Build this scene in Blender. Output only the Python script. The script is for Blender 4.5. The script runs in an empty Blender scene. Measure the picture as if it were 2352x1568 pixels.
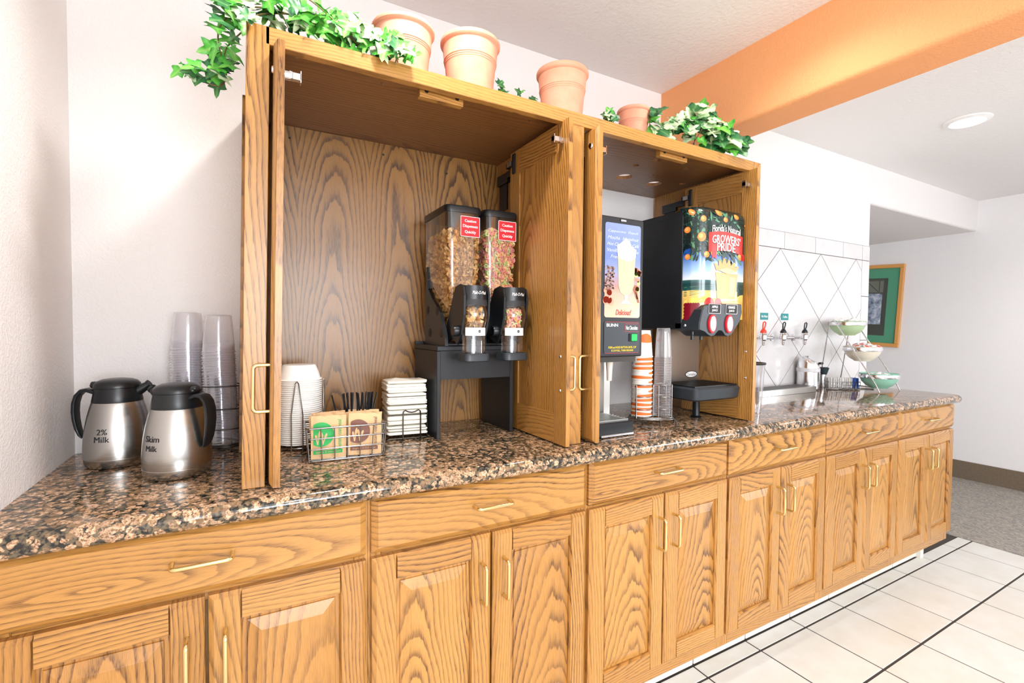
import bpy, bmesh, math, random
from mathutils import Matrix, Vector
from mathutils.geometry import tessellate_polygon
random.seed(11)
S = bpy.context.scene
COL = S.collection
PI = math.pi

# ------------------------------------------------------------------ camera, world, lights, exposure
def rad(d): return d * PI / 180
yaw, pitch, roll = rad(29.149), rad(-1.7147), rad(0.4477)
vf = Vector((math.sin(yaw) * math.cos(pitch), math.cos(yaw) * math.cos(pitch), math.sin(pitch)))
vr = Vector((math.cos(yaw), -math.sin(yaw), 0))
vu = vr.cross(vf)
r2 = math.cos(roll) * vr + math.sin(roll) * vu
u2 = -math.sin(roll) * vr + math.cos(roll) * vu
cam = bpy.data.objects.new('camera', bpy.data.cameras.new('camera'))
cam.data.lens = 1102.5 / 2352 * 36
cam.data.sensor_width = 36
cam.data.clip_start = 0.02
cam.matrix_world = Matrix(((r2.x, u2.x, -vf.x, 0), (r2.y, u2.y, -vf.y, 0), (r2.z, u2.z, -vf.z, 1.2571), (0, 0, 0, 1)))
COL.objects.link(cam)
S.camera = cam

S.view_settings.view_transform = 'Standard'
S.view_settings.look = 'None'
S.view_settings.gamma = 1
S.view_settings.use_curve_mapping = False
S.view_settings.exposure = 0.10
S.cycles.use_denoising = True
S.cycles.max_bounces = 10
S.cycles.diffuse_bounces = 6
S.cycles.transparent_max_bounces = 48
S.cycles.caustics_reflective = False
S.cycles.caustics_refractive = False
S.cycles.sample_clamp_indirect = 6.0

W = bpy.data.worlds.new('daylight')
S.world = W
W.use_nodes = True
W.node_tree.nodes['Background'].inputs[0].default_value = (0.93, 0.96, 1.0, 1)
W.node_tree.nodes['Background'].inputs[1].default_value = 1.5

def lamp(name, kind, loc, power, color=(1, 1, 1), rot=(0, 0, 0), **kw):
    d = bpy.data.lights.new(name, kind)
    d.energy = power
    d.color = color
    for k, v in kw.items(): setattr(d, k, v)
    o = bpy.data.objects.new(name, d)
    o.location = loc
    o.rotation_euler = rot
    COL.objects.link(o)
    return o

WARM = (1.0, 0.96, 0.92)
CAN = [(0.34, 0.88), (1.38, 0.86), (3.245, 1.045), (0.35, -1.2), (2.4, -1.0), (4.6, 0.3)]   # ceiling cans (x, y); the last is added to brighten the far wall
CANP = [32, 8, 1.0, 80, 4, 32]
for (lx, ly), p in zip(CAN, CANP):
    lamp('can_lamp', 'SPOT', (lx, ly, 2.315), p * 1.5, WARM, (0, 0, 0), spot_size=rad(150), spot_blend=0.6, shadow_soft_size=0.06)
WINX = (0.75, 2.6, 4.35)
for wx, wp in zip(WINX, (88, 1, 1)):   # daylight coming through the three windows of the front wall
    lamp('window_daylight', 'AREA', (wx, -3.45, 1.45), wp, (0.90, 0.95, 1.0), (rad(90), 0, 0), shape='RECTANGLE', size=1.45, size_y=1.3)

SIDEY = -2.3
lamp('window_daylight', 'AREA', (5.22, SIDEY, 1.45), 62, (0.90, 0.95, 1.0), (0, rad(90), 0), shape='RECTANGLE', size=1.3, size_y=1.6)      # far-wall window out of view, added to brighten the left wall
lamp('window_daylight', 'AREA', (-0.28, SIDEY, 1.45), 70, (0.90, 0.95, 1.0), (0, rad(-90), 0), shape='RECTANGLE', size=1.3, size_y=1.6)   # left-wall window out of view, added as fill for the far wall

# ------------------------------------------------------------------ helpers
def lin(r, g, b):
    f = lambda c: (c / 255 / 12.92) if c / 255 <= 0.04045 else ((c / 255 + 0.055) / 1.055) ** 2.4
    return (f(r), f(g), f(b), 1)

class NT:
    def __init__(s, name):
        s.m = bpy.data.materials.new(name)
        s.m.use_nodes = True
        s.t = s.m.node_tree
        s.b = s.t.nodes['Principled BSDF']
        s.out = s.t.nodes['Material Output']
    def n(s, typ, ins=None, **kw):
        n = s.t.nodes.new('ShaderNode' + typ)
        for k, v in kw.items(): setattr(n, k, v)
        for k, v in (ins or {}).items(): s.set(n.inputs[k], v)
        return n
    def set(s, sock, v):
        if hasattr(v, 'is_output') or isinstance(v, bpy.types.NodeSocket): s.t.links.new(v, sock)
        else: sock.default_value = v
    def math(s, op, a, b=0.0, c=None):
        n = s.n('Math', operation=op)
        s.set(n.inputs[0], a); s.set(n.inputs[1], b)
        if c is not None: s.set(n.inputs[2], c)
        return n.outputs[0]
    def vec(s, x, y, z):
        return s.n('CombineXYZ', {0: x, 1: y, 2: z}).outputs[0]
    def noise(s, v, scale=1.0, detail=2.0, rough=0.5):
        return s.n('TexNoise', {'Vector': v, 'Scale': scale, 'Detail': detail, 'Roughness': rough}).outputs[0]
    def ramp(s, fac, pts, interp='LINEAR'):
        n = s.n('ValToRGB', {0: fac})
        r = n.color_ramp
        r.interpolation = interp
        while len(r.elements) < len(pts): r.elements.new(0.5)
        for e, (p, c) in zip(r.elements, pts):
            e.position = p
            e.color = c if not isinstance(c, (int, float)) else (c, c, c, 1)
        return n.outputs[0]
    def mix(s, fac, a, b, mode='MIX'):
        n = s.n('Mix', data_type='RGBA', blend_type=mode)
        s.set(n.inputs[0], fac); s.set(n.inputs[6], a); s.set(n.inputs[7], b)
        return n.outputs[2]
    def P(s, **kw):
        for k, v in kw.items(): s.set(s.b.inputs[k.replace('_', ' ')], v)
    def bump(s, h, strength=0.2, dist=0.002):
        s.set(s.b.inputs['Normal'], s.n('Bump', {'Height': h, 'Strength': strength, 'Distance': dist}).outputs[0])
    def obj(s): return s.n('TexCoord').outputs['Object']
    def geo(s): return s.n('NewGeometry').outputs['Position']

def plain(name, col, rough=0.5, metal=0.0, **kw):
    t = NT(name)
    t.P(Base_Color=col if len(col) == 4 else lin(*col), Roughness=rough, Metallic=metal, **kw)
    return t.m

def oak(name, base, dark, period=0.008, contrast=0.9, veneer=0.0, rough=0.33, slope=0.09):
    t = NT(name)
    a = t.n('Attribute', attribute_name='wc').outputs['Vector']
    s = t.n('SeparateXYZ', {0: a}).outputs
    u, v, w = s[0], s[1], s[2]
    nz = t.noise(t.vec(t.math('MULTIPLY', u, 2.2), t.math('MULTIPLY', v, 6), w), 1, 2)
    v2 = t.math('MULTIPLY_ADD', t.math('SUBTRACT', nz, 0.5), 0.035, v)
    if veneer: v2 = t.math('SUBTRACT', t.math('PINGPONG', t.math('ADD', v2, 5.0), veneer), veneer * 0.04)
    nd = t.noise(t.vec(t.math('MULTIPLY', u, 1.6), t.math('MULTIPLY', v, 1.5), t.math('ADD', w, 7.3)), 1, 2)
    d = t.math('MULTIPLY_ADD', u, slope, t.math('MULTIPLY_ADD', nd, 0.09, 0.02))
    r = t.math('SQRT', t.math('ADD', t.math('MULTIPLY', v2, v2), t.math('MULTIPLY', d, d)))
    n3 = t.noise(t.vec(t.math('MULTIPLY', u, 5), t.math('MULTIPLY', v, 45), w), 1, 3)
    n4 = t.noise(t.vec(t.math('MULTIPLY', u, 30), t.math('MULTIPLY', v, 260), w), 1, 2)
    q = t.math('ADD', t.math('DIVIDE', r, period), t.math('ADD', t.math('MULTIPLY', n3, 1.1), t.math('MULTIPLY', n4, 0.2)))
    fr = t.math('FRACT', q)
    line = t.ramp(fr, [(0.0, 0.95), (0.12, 0.85), (0.34, 0.28), (0.6, 0.04), (0.93, 0.03), (1.0, 0.95)])
    pore = t.ramp(t.noise(t.vec(t.math('MULTIPLY', u, 38), t.math('MULTIPLY', v, 720), t.math('MULTIPLY', w, 300)), 1, 2), [(0.46, 0.0), (0.62, 1.0)])
    wide = t.noise(t.vec(t.math('MULTIPLY', u, 1.2), t.math('MULTIPLY', v, 16), w), 1, 2)
    band = t.ramp(t.noise(t.vec(t.math('MULTIPLY', u, 0.9), t.math('MULTIPLY', v, 9), t.math('ADD', w, 3)), 1, 2), [(0.35, 0.35), (0.65, 1.0)])
    amt = t.math('MULTIPLY', t.math('MULTIPLY', line, t.math('MULTIPLY_ADD', pore, 0.3, 0.72)), t.math('MULTIPLY', band, contrast))
    amt = t.math('MINIMUM', t.math('MULTIPLY_ADD', pore, 0.16, amt), 1.0)
    ri = t.n('ObjectInfo').outputs['Random']
    c0 = t.mix(t.math('MULTIPLY', wide, 0.55), base, tuple(base[i] * k for i, k in enumerate((0.72, 0.62, 0.5))) + (1,))
    c0 = t.mix(ri, c0, t.mix(1.0, c0, (0.86, 0.82, 0.78, 1), 'MULTIPLY'))
    c = t.mix(amt, c0, dark)
    t.P(Base_Color=c, Roughness=rough, Coat_Weight=0.25, Coat_Roughness=0.18)
    t.bump(amt, 0.12, -0.0006)
    return t.m

def granite():
    t = NT('granite')
    p = t.obj()
    wob = t.n('TexNoise', {'Vector': p, 'Scale': 38.0, 'Detail': 3.0})
    pv = t.n('VectorMath', {0: p, 1: t.n('VectorMath', {0: wob.outputs['Color'], 1: (0.018, 0.018, 0.018)}, operation='MULTIPLY').outputs[0]}, operation='ADD').outputs[0]
    v1 = t.n('TexVoronoi', {'Vector': pv, 'Scale': 78.0, 'Randomness': 1.0})
    big = t.noise(p, 17, 3, 0.6)
    fine = t.noise(p, 210, 3, 0.7)
    mid = t.noise(p, 85, 3, 0.6)
    e = t.math('ADD', v1.outputs['Distance'], t.math('ADD', t.math('MULTIPLY', t.math('SUBTRACT', mid, 0.5), 1.1), t.math('MULTIPLY', t.math('SUBTRACT', big, 0.5), 1.0)))
    tan = t.mix(t.noise(p, 60, 2), lin(202, 163, 126), lin(158, 120, 86))
    tan = t.mix(t.ramp(fine, [(0.5, 0.0), (0.62, 0.75)]), tan, lin(238, 205, 178))
    tan = t.mix(t.ramp(fine, [(0.40, 0.9), (0.46, 0.0)]), tan, lin(74, 56, 44))
    tan = t.mix(t.ramp(t.n('SeparateColor', {0: v1.outputs['Color']}).outputs[0], [(0.3, 0.0), (0.95, 0.85)]), tan, lin(112, 88, 62))
    dark = t.mix(t.ramp(t.noise(p, 130, 3), [(0.42, 0.0), (0.6, 1.0)]), lin(26, 28, 28), lin(104, 92, 72))
    c = t.mix(t.ramp(e, [(0.49, 0.0), (0.61, 1.0)]), tan, dark)
    t.P(Base_Color=c, Roughness=0.07, Specular_IOR_Level=0.6)
    return t.m

def wallpaint(name, col, scale=170, strength=0.28):
    t = NT(name)
    p = t.geo()
    h = t.noise(p, scale, 2, 0.55)
    h2 = t.noise(p, scale * 0.35, 2, 0.5)
    t.P(Base_Color=lin(*col), Roughness=0.75)
    t.bump(t.math('ADD', t.ramp(h, [(0.4, 0.0), (0.62, 1.0)]), h2), strength, 0.0022)
    return t.m

def glassy(name, tint=(0.96, 0.97, 0.98), gloss=0.09, rough=0.06, edge=0.5):
    t = NT(name)
    tr = t.n('BsdfTransparent', {0: tint + (1,)})
    gl = t.n('BsdfGlossy', {'Color': (1, 1, 1, 1), 'Roughness': rough})
    lw = t.n('LayerWeight', {0: 0.35})
    f = t.math('MULTIPLY_ADD', lw.outputs['Facing'], edge, gloss)
    mx = t.n('MixShader', {0: f, 1: tr.outputs[0], 2: gl.outputs[0]})
    t.t.links.new(mx.outputs[0], t.out.inputs[0])
    return t.m

def milky(name):
    t = NT(name)
    tr = t.n('BsdfTransparent', {0: (0.95, 0.95, 0.97, 1)})
    gl = t.n('BsdfGlossy', {'Color': (1, 1, 1, 1), 'Roughness': 0.1})
    df = t.n('BsdfDiffuse', {'Color': (0.93, 0.92, 0.96, 1)})
    lw = t.n('LayerWeight', {0: 0.4})
    a = t.n('MixShader', {0: 0.5, 1: gl.outputs[0], 2: df.outputs[0]})
    f = t.math('MULTIPLY_ADD', lw.outputs['Facing'], 0.62, 0.13)
    mx = t.n('MixShader', {0: f, 1: tr.outputs[0], 2: a.outputs[0]})
    t.t.links.new(mx.outputs[0], t.out.inputs[0])
    return t.m

def emit(name, col, st):
    t = NT(name)
    t.P(Base_Color=col, Emission_Color=col, Emission_Strength=st)
    return t.m

M = {}
OAKB = lin(200, 148, 78); OAKD = lin(88, 52, 22)
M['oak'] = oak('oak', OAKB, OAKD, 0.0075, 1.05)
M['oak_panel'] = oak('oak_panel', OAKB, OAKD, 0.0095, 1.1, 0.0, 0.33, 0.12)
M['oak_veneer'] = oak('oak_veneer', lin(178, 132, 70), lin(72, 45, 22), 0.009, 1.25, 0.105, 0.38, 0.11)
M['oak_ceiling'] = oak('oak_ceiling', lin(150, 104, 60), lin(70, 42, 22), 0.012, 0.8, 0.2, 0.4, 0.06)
M['granite'] = granite()
M['wall'] = wallpaint('wall_paint', (239, 236, 235))
M['wall_far'] = wallpaint('far_wall_paint', (240, 239, 241))
M['ceiling'] = wallpaint('ceiling_paint', (238, 236, 235), 60, 0.3)
M['orange'] = wallpaint('orange_paint', (240, 168, 112), 150, 0.2)
M['brass'] = plain('brass', (228, 208, 152), 0.2, 1.0)
M['steel_bright'] = plain('bright_steel', (225, 225, 228), 0.16, 1.0)
M['wire'] = plain('wire_chrome', (150, 148, 146), 0.25, 1.0)
M['darkwire'] = plain('dark_wire', (70, 66, 62), 0.35, 0.9)
M['black'] = plain('black_plastic', (20, 24, 28), 0.32)
M['blackmatte'] = plain('black_enamel', (24, 27, 32), 0.45)
M['charcoal'] = plain('charcoal_plastic', (42, 48, 54), 0.38)
M['white'] = plain('white_plastic', (245, 245, 244), 0.4)
M['foam'] = plain('white_foam', (246, 244, 240), 0.6)
M['paper'] = plain('napkin_paper', (242, 240, 230), 0.9)
M['kraft'] = plain('kraft_paper', (214, 178, 132), 0.7)
M['green_print'] = plain('green_print', (40, 168, 84), 0.6)
M['brown_print'] = plain('brown_print', (120, 78, 66), 0.6)
M['ink'] = plain('black_ink', (40, 40, 42), 0.6)
M['red'] = plain('red_label', (214, 30, 44), 0.5)
M['white_ink'] = plain('white_ink', (250, 250, 250), 0.5)
M['yellow_ink'] = plain('yellow_ink', (236, 208, 40), 0.5)
M['teal'] = plain('teal_sign', (20, 138, 140), 0.45)
M['cup_white'] = plain('cup_paper', (240, 234, 224), 0.6)
M['cup_orange'] = plain('cup_orange', (232, 112, 40), 0.6)
M['glass'] = glassy('clear_hopper', (0.93, 0.91, 0.88), 0.05)
M['clear'] = glassy('clear_plastic', (0.97, 0.97, 0.98), 0.05, 0.05, 0.6)
M['cupclear'] = milky('clear_cup_plastic')
def brushed():
    t = NT('brushed_steel')
    p = t.obj()
    s = t.n('SeparateXYZ', {0: p}).outputs
    h = t.noise(t.vec(t.math('MULTIPLY', s[0], 6), t.math('MULTIPLY', s[1], 6), t.math('MULTIPLY', s[2], 900)), 1, 2)
    t.P(Base_Color=lin(188, 187, 184), Metallic=1.0, Roughness=t.math('MULTIPLY_ADD', h, 0.14, 0.17), Anisotropic=0.6)
    return t.m
M['brushed'] = brushed()
M['steel'] = plain('satin_steel', (198, 196, 192), 0.32, 1.0)
def terracotta():
    t = NT('terracotta')
    t.P(Base_Color=t.mix(t.noise(t.obj(), 30, 3), lin(222, 146, 114), lin(234, 170, 142)), Roughness=0.7)
    return t.m
M['terracotta'] = terracotta()
def leafmat(name, a, b, mid):
    t = NT(name)
    p = t.obj()
    s = t.n('SeparateXYZ', {0: p}).outputs
    ry = t.math('ABSOLUTE', s[0])
    d = t.math('ADD', t.math('MULTIPLY', ry, 26), t.math('MULTIPLY', t.math('SUBTRACT', t.noise(p, 90, 2), 0.5), 1.2))
    c = t.mix(t.ramp(d, [(0.25, 0.0), (0.6, 1.0)]), b, a)
    vein = t.ramp(ry, [(0.0, 1.0), (0.0011, 0.0)])
    c = t.mix(t.math('MULTIPLY', vein, 0.4), c, mid)
    t.P(Base_Color=c, Roughness=0.38, Subsurface_Weight=0.0)
    return t.m
M['leaf0'] = leafmat('leaf_green', lin(52, 150, 46), lin(96, 190, 70), lin(190, 225, 130))
M['leaf1'] = leafmat('leaf_dark', lin(22, 74, 44), lin(50, 116, 62), lin(150, 190, 120))
M['leaf2'] = leafmat('leaf_variegated', lin(70, 140, 66), lin(204, 226, 182), lin(230, 240, 200))
M['stem'] = plain('ivy_stem', (104, 92, 50), 0.6)
M['stemb'] = plain('ivy_stem_brown', (92, 62, 44), 0.6)
def tilemat(name, a, b, rough, sc=7.0):
    t = NT(name)
    p = t.geo()
    c = t.mix(t.ramp(t.noise(p, sc, 4, 0.6), [(0.35, 0.0), (0.7, 1.0)]), a, b)
    c = t.mix(t.n('ObjectInfo').outputs['Random'], c, t.mix(1.0, c, (0.96, 0.95, 0.93, 1), 'MULTIPLY'))
    t.P(Base_Color=c, Roughness=rough)
    return t.m
M['floortile'] = tilemat('floor_tile', lin(226, 227, 224), lin(218, 216, 208), 0.28)
M['walltile'] = tilemat('wall_tile', lin(224, 223, 225), lin(216, 215, 217), 0.12)
M['grout'] = plain('floor_grout', (66, 60, 55), 0.9)
M['wgrout'] = plain('wall_grout', (112, 104, 102), 0.9)
def carpet():
    t = NT('carpet')
    p = t.geo()
    n1 = t.noise(p, 14, 4, 0.7)
    wv = t.n('TexWave', {'Vector': p, 'Scale': 9.0, 'Distortion': 14.0, 'Detail': 3.0, 'Detail Scale': 2.5}).outputs['Fac']
    f = t.noise(p, 260, 2)
    c = t.mix(t.ramp(wv, [(0.3, 0.0), (0.7, 1.0)]), lin(150, 144, 138), lin(196, 186, 166))
    c = t.mix(t.math('MULTIPLY', n1, 0.6), c, lin(150, 148, 150))
    c = t.mix(t.math('MULTIPLY', f, 0.45), c, lin(106, 102, 100))
    t.P(Base_Color=c, Roughness=0.95)
    t.bump(f, 0.6, 0.006)
    return t.m
M['carpet'] = carpet()
def vinyl():
    t = NT('baseboard_carpet')
    f = t.noise(t.geo(), 180, 3)
    t.P(Base_Color=t.mix(f, lin(140, 124, 104), lin(86, 74, 62)), Roughness=0.9)
    return t.m
M['base'] = vinyl()

class MB:
    """collects faces; coordinates are world metres unless a map is given"""
    def __init__(s): s.v, s.f, s.mi = [], [], []
    def add(s, vs, fs, mi=0, fn=None):
        o = len(s.v)
        s.v += [tuple(fn(*p)) if fn else tuple(p) for p in vs]
        s.f += [tuple(i + o for i in f) for f in fs]
        s.mi += [mi] * len(fs)
        return s
    def box(s, x0, x1, y0, y1, z0, z1, mi=0, fn=None, bev=0.0):
        if bev > 0:
            b = min(bev, (x1 - x0) * .49, (y1 - y0) * .49, (z1 - z0) * .49)
            vs = []
            for ax in range(3):
                for sx in (0, 1):
                    for sy in (0, 1):
                        for sz in (0, 1):
                            i = [b, b, b]; i[ax] = 0
                            vs.append(((x1 - i[0]) if sx else (x0 + i[0]), (y1 - i[1]) if sy else (y0 + i[1]), (z1 - i[2]) if sz else (z0 + i[2])))
            bm = bmesh.new()
            for p in vs: bm.verts.new(p)
            r = bmesh.ops.convex_hull(bm, input=bm.verts)
            bmesh.ops.dissolve_limit(bm, angle_limit=0.01, verts=bm.verts, edges=bm.edges)
            bm.verts.index_update()
            s.add([tuple(v.co) for v in bm.verts], [tuple(v.index for v in f.verts) for f in bm.faces], mi, fn)
            bm.free()
            return s
        vs = [(x0, y0, z0), (x1, y0, z0), (x1, y1, z0), (x0, y1, z0), (x0, y0, z1), (x1, y0, z1), (x1, y1, z1), (x0, y1, z1)]
        return s.add(vs, [(3, 2, 1, 0), (4, 5, 6, 7), (0, 1, 5, 4), (1, 2, 6, 5), (2, 3, 7, 6), (3, 0, 4, 7)], mi, fn)
    def lathe(s, prof, n=32, c=(0, 0, 0), mi=0, fn=None, sx=1.0, a0=0.0, a1=2 * PI):
        full = abs(a1 - a0 - 2 * PI) < 1e-6
        k = n if full else n + 1
        vs, fs = [], []
        for r, z in prof:
            for i in range(k):
                a = a0 + (a1 - a0) * i / n
                vs.append((c[0] + r * math.cos(a) * sx, c[1] + r * math.sin(a), c[2] + z))
        for j in range(len(prof) - 1):
            for i in range(n):
                i2 = (i + 1) % k
                fs.append((j * k + i, j * k + i2, (j + 1) * k + i2, (j + 1) * k + i))
        return s.add(vs, fs, mi, fn)
    def tube(s, pts, r, n=8, closed=False, mi=0, fn=None, cap=True, r1=None):
        pts = [Vector(p) for p in pts]
        m = len(pts)
        vs, fs = [], []
        up = None
        for i, p in enumerate(pts):
            if closed: d = pts[(i + 1) % m] - pts[i - 1]
            else: d = pts[min(i + 1, m - 1)] - pts[max(i - 1, 0)]
            d.normalize()
            if up is None: up = d.orthogonal().normalized()
            up = up - d * up.dot(d)
            up = up.normalized() if up.length > 1e-6 else d.orthogonal().normalized()
            q = d.cross(up)
            rr = r if r1 is None else r + (r1 - r) * i / max(1, m - 1)
            for k in range(n):
                a = 2 * PI * k / n
                vs.append(tuple(p + rr * (math.cos(a) * up + math.sin(a) * q)))
        for i in range(m if closed else m - 1):
            j = (i + 1) % m
            for k in range(n):
                k2 = (k + 1) % n
                fs.append((i * n + k, i * n + k2, j * n + k2, j * n + k))
        if cap and not closed:
            fs.append(tuple(range(n))[::-1]); fs.append(tuple((m - 1) * n + k for k in range(n)))
        return s.add(vs, fs, mi, fn)
    def prism(s, loops, d0, d1, mi=0, fn=None):
        """loops: outer loop then holes, 2-D; extruded from d0 to d1: points are (a, b, depth)"""
        flat = [p for l in loops for p in l]
        tris = tessellate_polygon([[Vector((p[0], p[1], 0)) for p in l] for l in loops])
        n = len(flat)
        vs = [(p[0], p[1], d0) for p in flat] + [(p[0], p[1], d1) for p in flat]
        fs = [tuple(t) for t in tris] + [tuple(i + n for i in t[::-1]) for t in tris]
        o = 0
        for l in loops:
            k = len(l)
            fs += [(o + i, o + (i + 1) % k, n + o + (i + 1) % k, n + o + i) for i in range(k)]
            o += k
        return s.add(vs, fs, mi, fn)
    def sphere(s, c, r, n=12, m=8, mi=0, fn=None, sz=1.0):
        prof = [(r * math.sin(PI * j / m), -r * sz * math.cos(PI * j / m)) for j in range(m + 1)]
        return s.lathe(prof, n, c, mi, fn)
    def build(s, name, mat, parent=None, smooth=False, label=None, recalc=True, wood=None, kind=None):
        off = Vector(parent['_o']) if parent is not None and '_o' in parent else Vector((0, 0, 0))
        me = bpy.data.meshes.new(name)
        vs = [(p[0] - off.x, p[1] - off.y, p[2] - off.z) for p in s.v]
        me.from_pydata(vs, [], s.f)
        mats = mat if isinstance(mat, (list, tuple)) else [mat]
        for m_ in mats: me.materials.append(M[m_] if isinstance(m_, str) else m_)
        if len(mats) > 1: me.polygons.foreach_set('material_index', s.mi)
        if recalc:
            bm = bmesh.new(); bm.from_mesh(me)
            bmesh.ops.remove_doubles(bm, verts=bm.verts, dist=1e-6)
            bmesh.ops.recalc_face_normals(bm, faces=bm.faces)
            bm.to_mesh(me); bm.free()
        if smooth:
            me.polygons.foreach_set('use_smooth', [True] * len(me.polygons))
            try: me.set_sharp_from_angle(angle=rad(38 if smooth is True else smooth))
            except Exception: pass
        if wood is not None: woodcoords(me, *wood)
        o = bpy.data.objects.new(name, me)
        COL.objects.link(o)
        if parent is not None:
            o.parent = parent
            o['_o'] = tuple(off)
        if label: o['label'] = label
        if kind: o['kind'] = kind
        return o

def woodcoords(me, g, a, seed=None, straight=None):
    """g: grain axis, a: axis across the board; writes the board coordinates that the oak material reads"""
    w = 3 - g - a
    n = len(me.vertices)
    c = [0, 0, 0]
    for i in range(3):
        q = [v.co[i] for v in me.vertices]
        c[i] = (min(q) + max(q)) / 2
    rnd = random.Random(seed if seed is not None else random.random())
    ou = rnd.uniform(-0.5, 0.7)
    ov = straight if straight is not None else rnd.uniform(-0.06, 0.06)
    ow = rnd.uniform(-20, 20)
    dat = []
    for v in me.vertices:
        dat += [v.co[g] - c[g] + ou, v.co[a] - c[a] + ov, v.co[w] - c[w] + ow]
    at = me.attributes.new('wc', 'FLOAT_VECTOR', 'POINT')
    at.data.foreach_set('vector', dat)

def thing(name, label, cat, loc=(0, 0, 0), group=None, rotz=0.0):
    o = bpy.data.objects.new(name, None)
    o.empty_display_size = 0.03
    o.location = loc
    o.rotation_euler = (0, 0, rotz)
    o['label'] = label
    o['category'] = cat
    if group: o['group'] = group
    o['_o'] = tuple(loc) if rotz == 0 else (0, 0, 0)
    COL.objects.link(o)
    return o
def tag(o, label, cat, group=None, kind=None):
    o['label'] = label; o['category'] = cat
    if group: o['group'] = group
    if kind: o['kind'] = kind
    return o
def empty_part(name, parent):
    o = bpy.data.objects.new(name, None)
    o.empty_display_size = 0.02
    COL.objects.link(o)
    o.parent = parent
    o['_o'] = tuple(parent['_o'])
    return o
def copy_tree(o, parent=None):
    c = o.copy()
    COL.objects.link(c)
    if parent is not None: c.parent = parent
    for ch in list(o.children): copy_tree(ch, c)
    return c
def struct(name, mb, mat, parent=None, **kw):
    o = mb.build(name, mat, parent, **kw)
    o['kind'] = 'structure'
    return o
def arc(cx, cy, r, a0, a1, n):
    return [(cx + r * math.cos(rad(a0 + (a1 - a0) * i / n)), cy + r * math.sin(rad(a0 + (a1 - a0) * i / n))) for i in range(n + 1)]
def rrect(x0, x1, y0, y1, r, n=4):
    return arc(x1 - r, y1 - r, r, 0, 90, n) + arc(x0 + r, y1 - r, r, 90, 180, n) + arc(x0 + r, y0 + r, r, 180, 270, n) + arc(x1 - r, y0 + r, r, 270, 360, n)
def circ(cx, cy, r, n=16, ry=None): return [(cx + r * math.cos(2 * PI * i / n), cy + (ry or r) * math.sin(2 * PI * i / n)) for i in range(n)]

_tc = {}
def text(s, mat, parent, fn, w, h=None, name='lettering', bold=0.0, shear=0.0, label=None, spacing=1.0):
    """flat lettering scaled to width w (and height h), centred at 0,0 of fn(x, y) -> world"""
    cu = bpy.data.curves.new('t', 'FONT')
    cu.body = s
    cu.align_x = 'CENTER'
    cu.size = 1
    cu.shear = shear
    cu.space_line = spacing
    cu.resolution_u = 2
    ob = bpy.data.objects.new('t', cu)
    COL.objects.link(ob)
    bpy.context.view_layer.update()
    me = bpy.data.meshes.new_from_object(ob.evaluated_get(bpy.context.evaluated_depsgraph_get()))
    vs = [tuple(v.co) for v in me.vertices]
    fs = [tuple(p.vertices) for p in me.polygons]
    bpy.data.objects.remove(ob); bpy.data.curves.remove(cu); bpy.data.meshes.remove(me)
    xs = [v[0] for v in vs]; ys = [v[1] for v in vs]
    k = w / (max(xs) - min(xs))
    ky = h / (max(ys) - min(ys)) if h else k
    cx, cy = (max(xs) + min(xs)) / 2, (max(ys) + min(ys)) / 2
    mb = MB()
    o0 = Vector(fn(0, 0)); nrm = (Vector(fn(.001, 0)) - o0).cross(Vector(fn(0, .001)) - o0).normalized()
    for j, sh in enumerate((0,) if bold <= 0 else (-bold, 0, bold)):      # heavier letters: the outline printed three times side by side
        mb.add([((v[0] - cx + sh) * k, (v[1] - cy) * ky, 0) for v in vs], fs, 0, lambda x, y, z: tuple(Vector(fn(x, y)) + nrm * j * .00012))
    return mb.build(name, mat, parent, recalc=False, label=label)
def facing_front(x, y, z): return lambda a, b, d=0.0: (x + a, y - d, z + b)      # onto a surface that faces the room (-Y)
# ------------------------------------------------------------------ room shell
XL, XF, YB, YF, ZC, XE = -0.385, 5.33, 1.628, -3.6, 2.333, 3.585
T = 0.9207                      # counter top
TX0, TP = 1.7567, 0.3048        # floor tile grid
mb = MB(); mb.box(XL - .15, XF + .15, YF - .15, 3.6, -0.15, -0.0022)
floor = struct('floor', mb, 'grout')
g = 0.003
rows = [(1.1305, 1.1990)]
y = 1.1305
while y > -1.2:
    rows.append((y - TP if len(rows) > 1 else 0.8458, y)); y = rows[-1][0]
tile_mesh = {}
for ri, (ya, yb) in enumerate(rows):
    for ci in range(-7, 7):
        xa, xb = TX0 + ci * TP, TX0 + (ci + 1) * TP
        if xa > 3.5: xb = 3.79
        if xb < XL: continue
        xa = max(xa, XL)
        m = MB(); m.box(xa + .0036, xb - .0036, ya + .0046, yb - .0046, -0.012, 0.0, bev=0.0008)
        m.build('tile', 'floortile', floor)
# the carpet of the next room, and the wooden floor base under it
m = MB(); m.box(3.79, XF + .1, YF, 3.5, -0.02, 0.002)
struct('floor_carpet', m, 'carpet')
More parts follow.
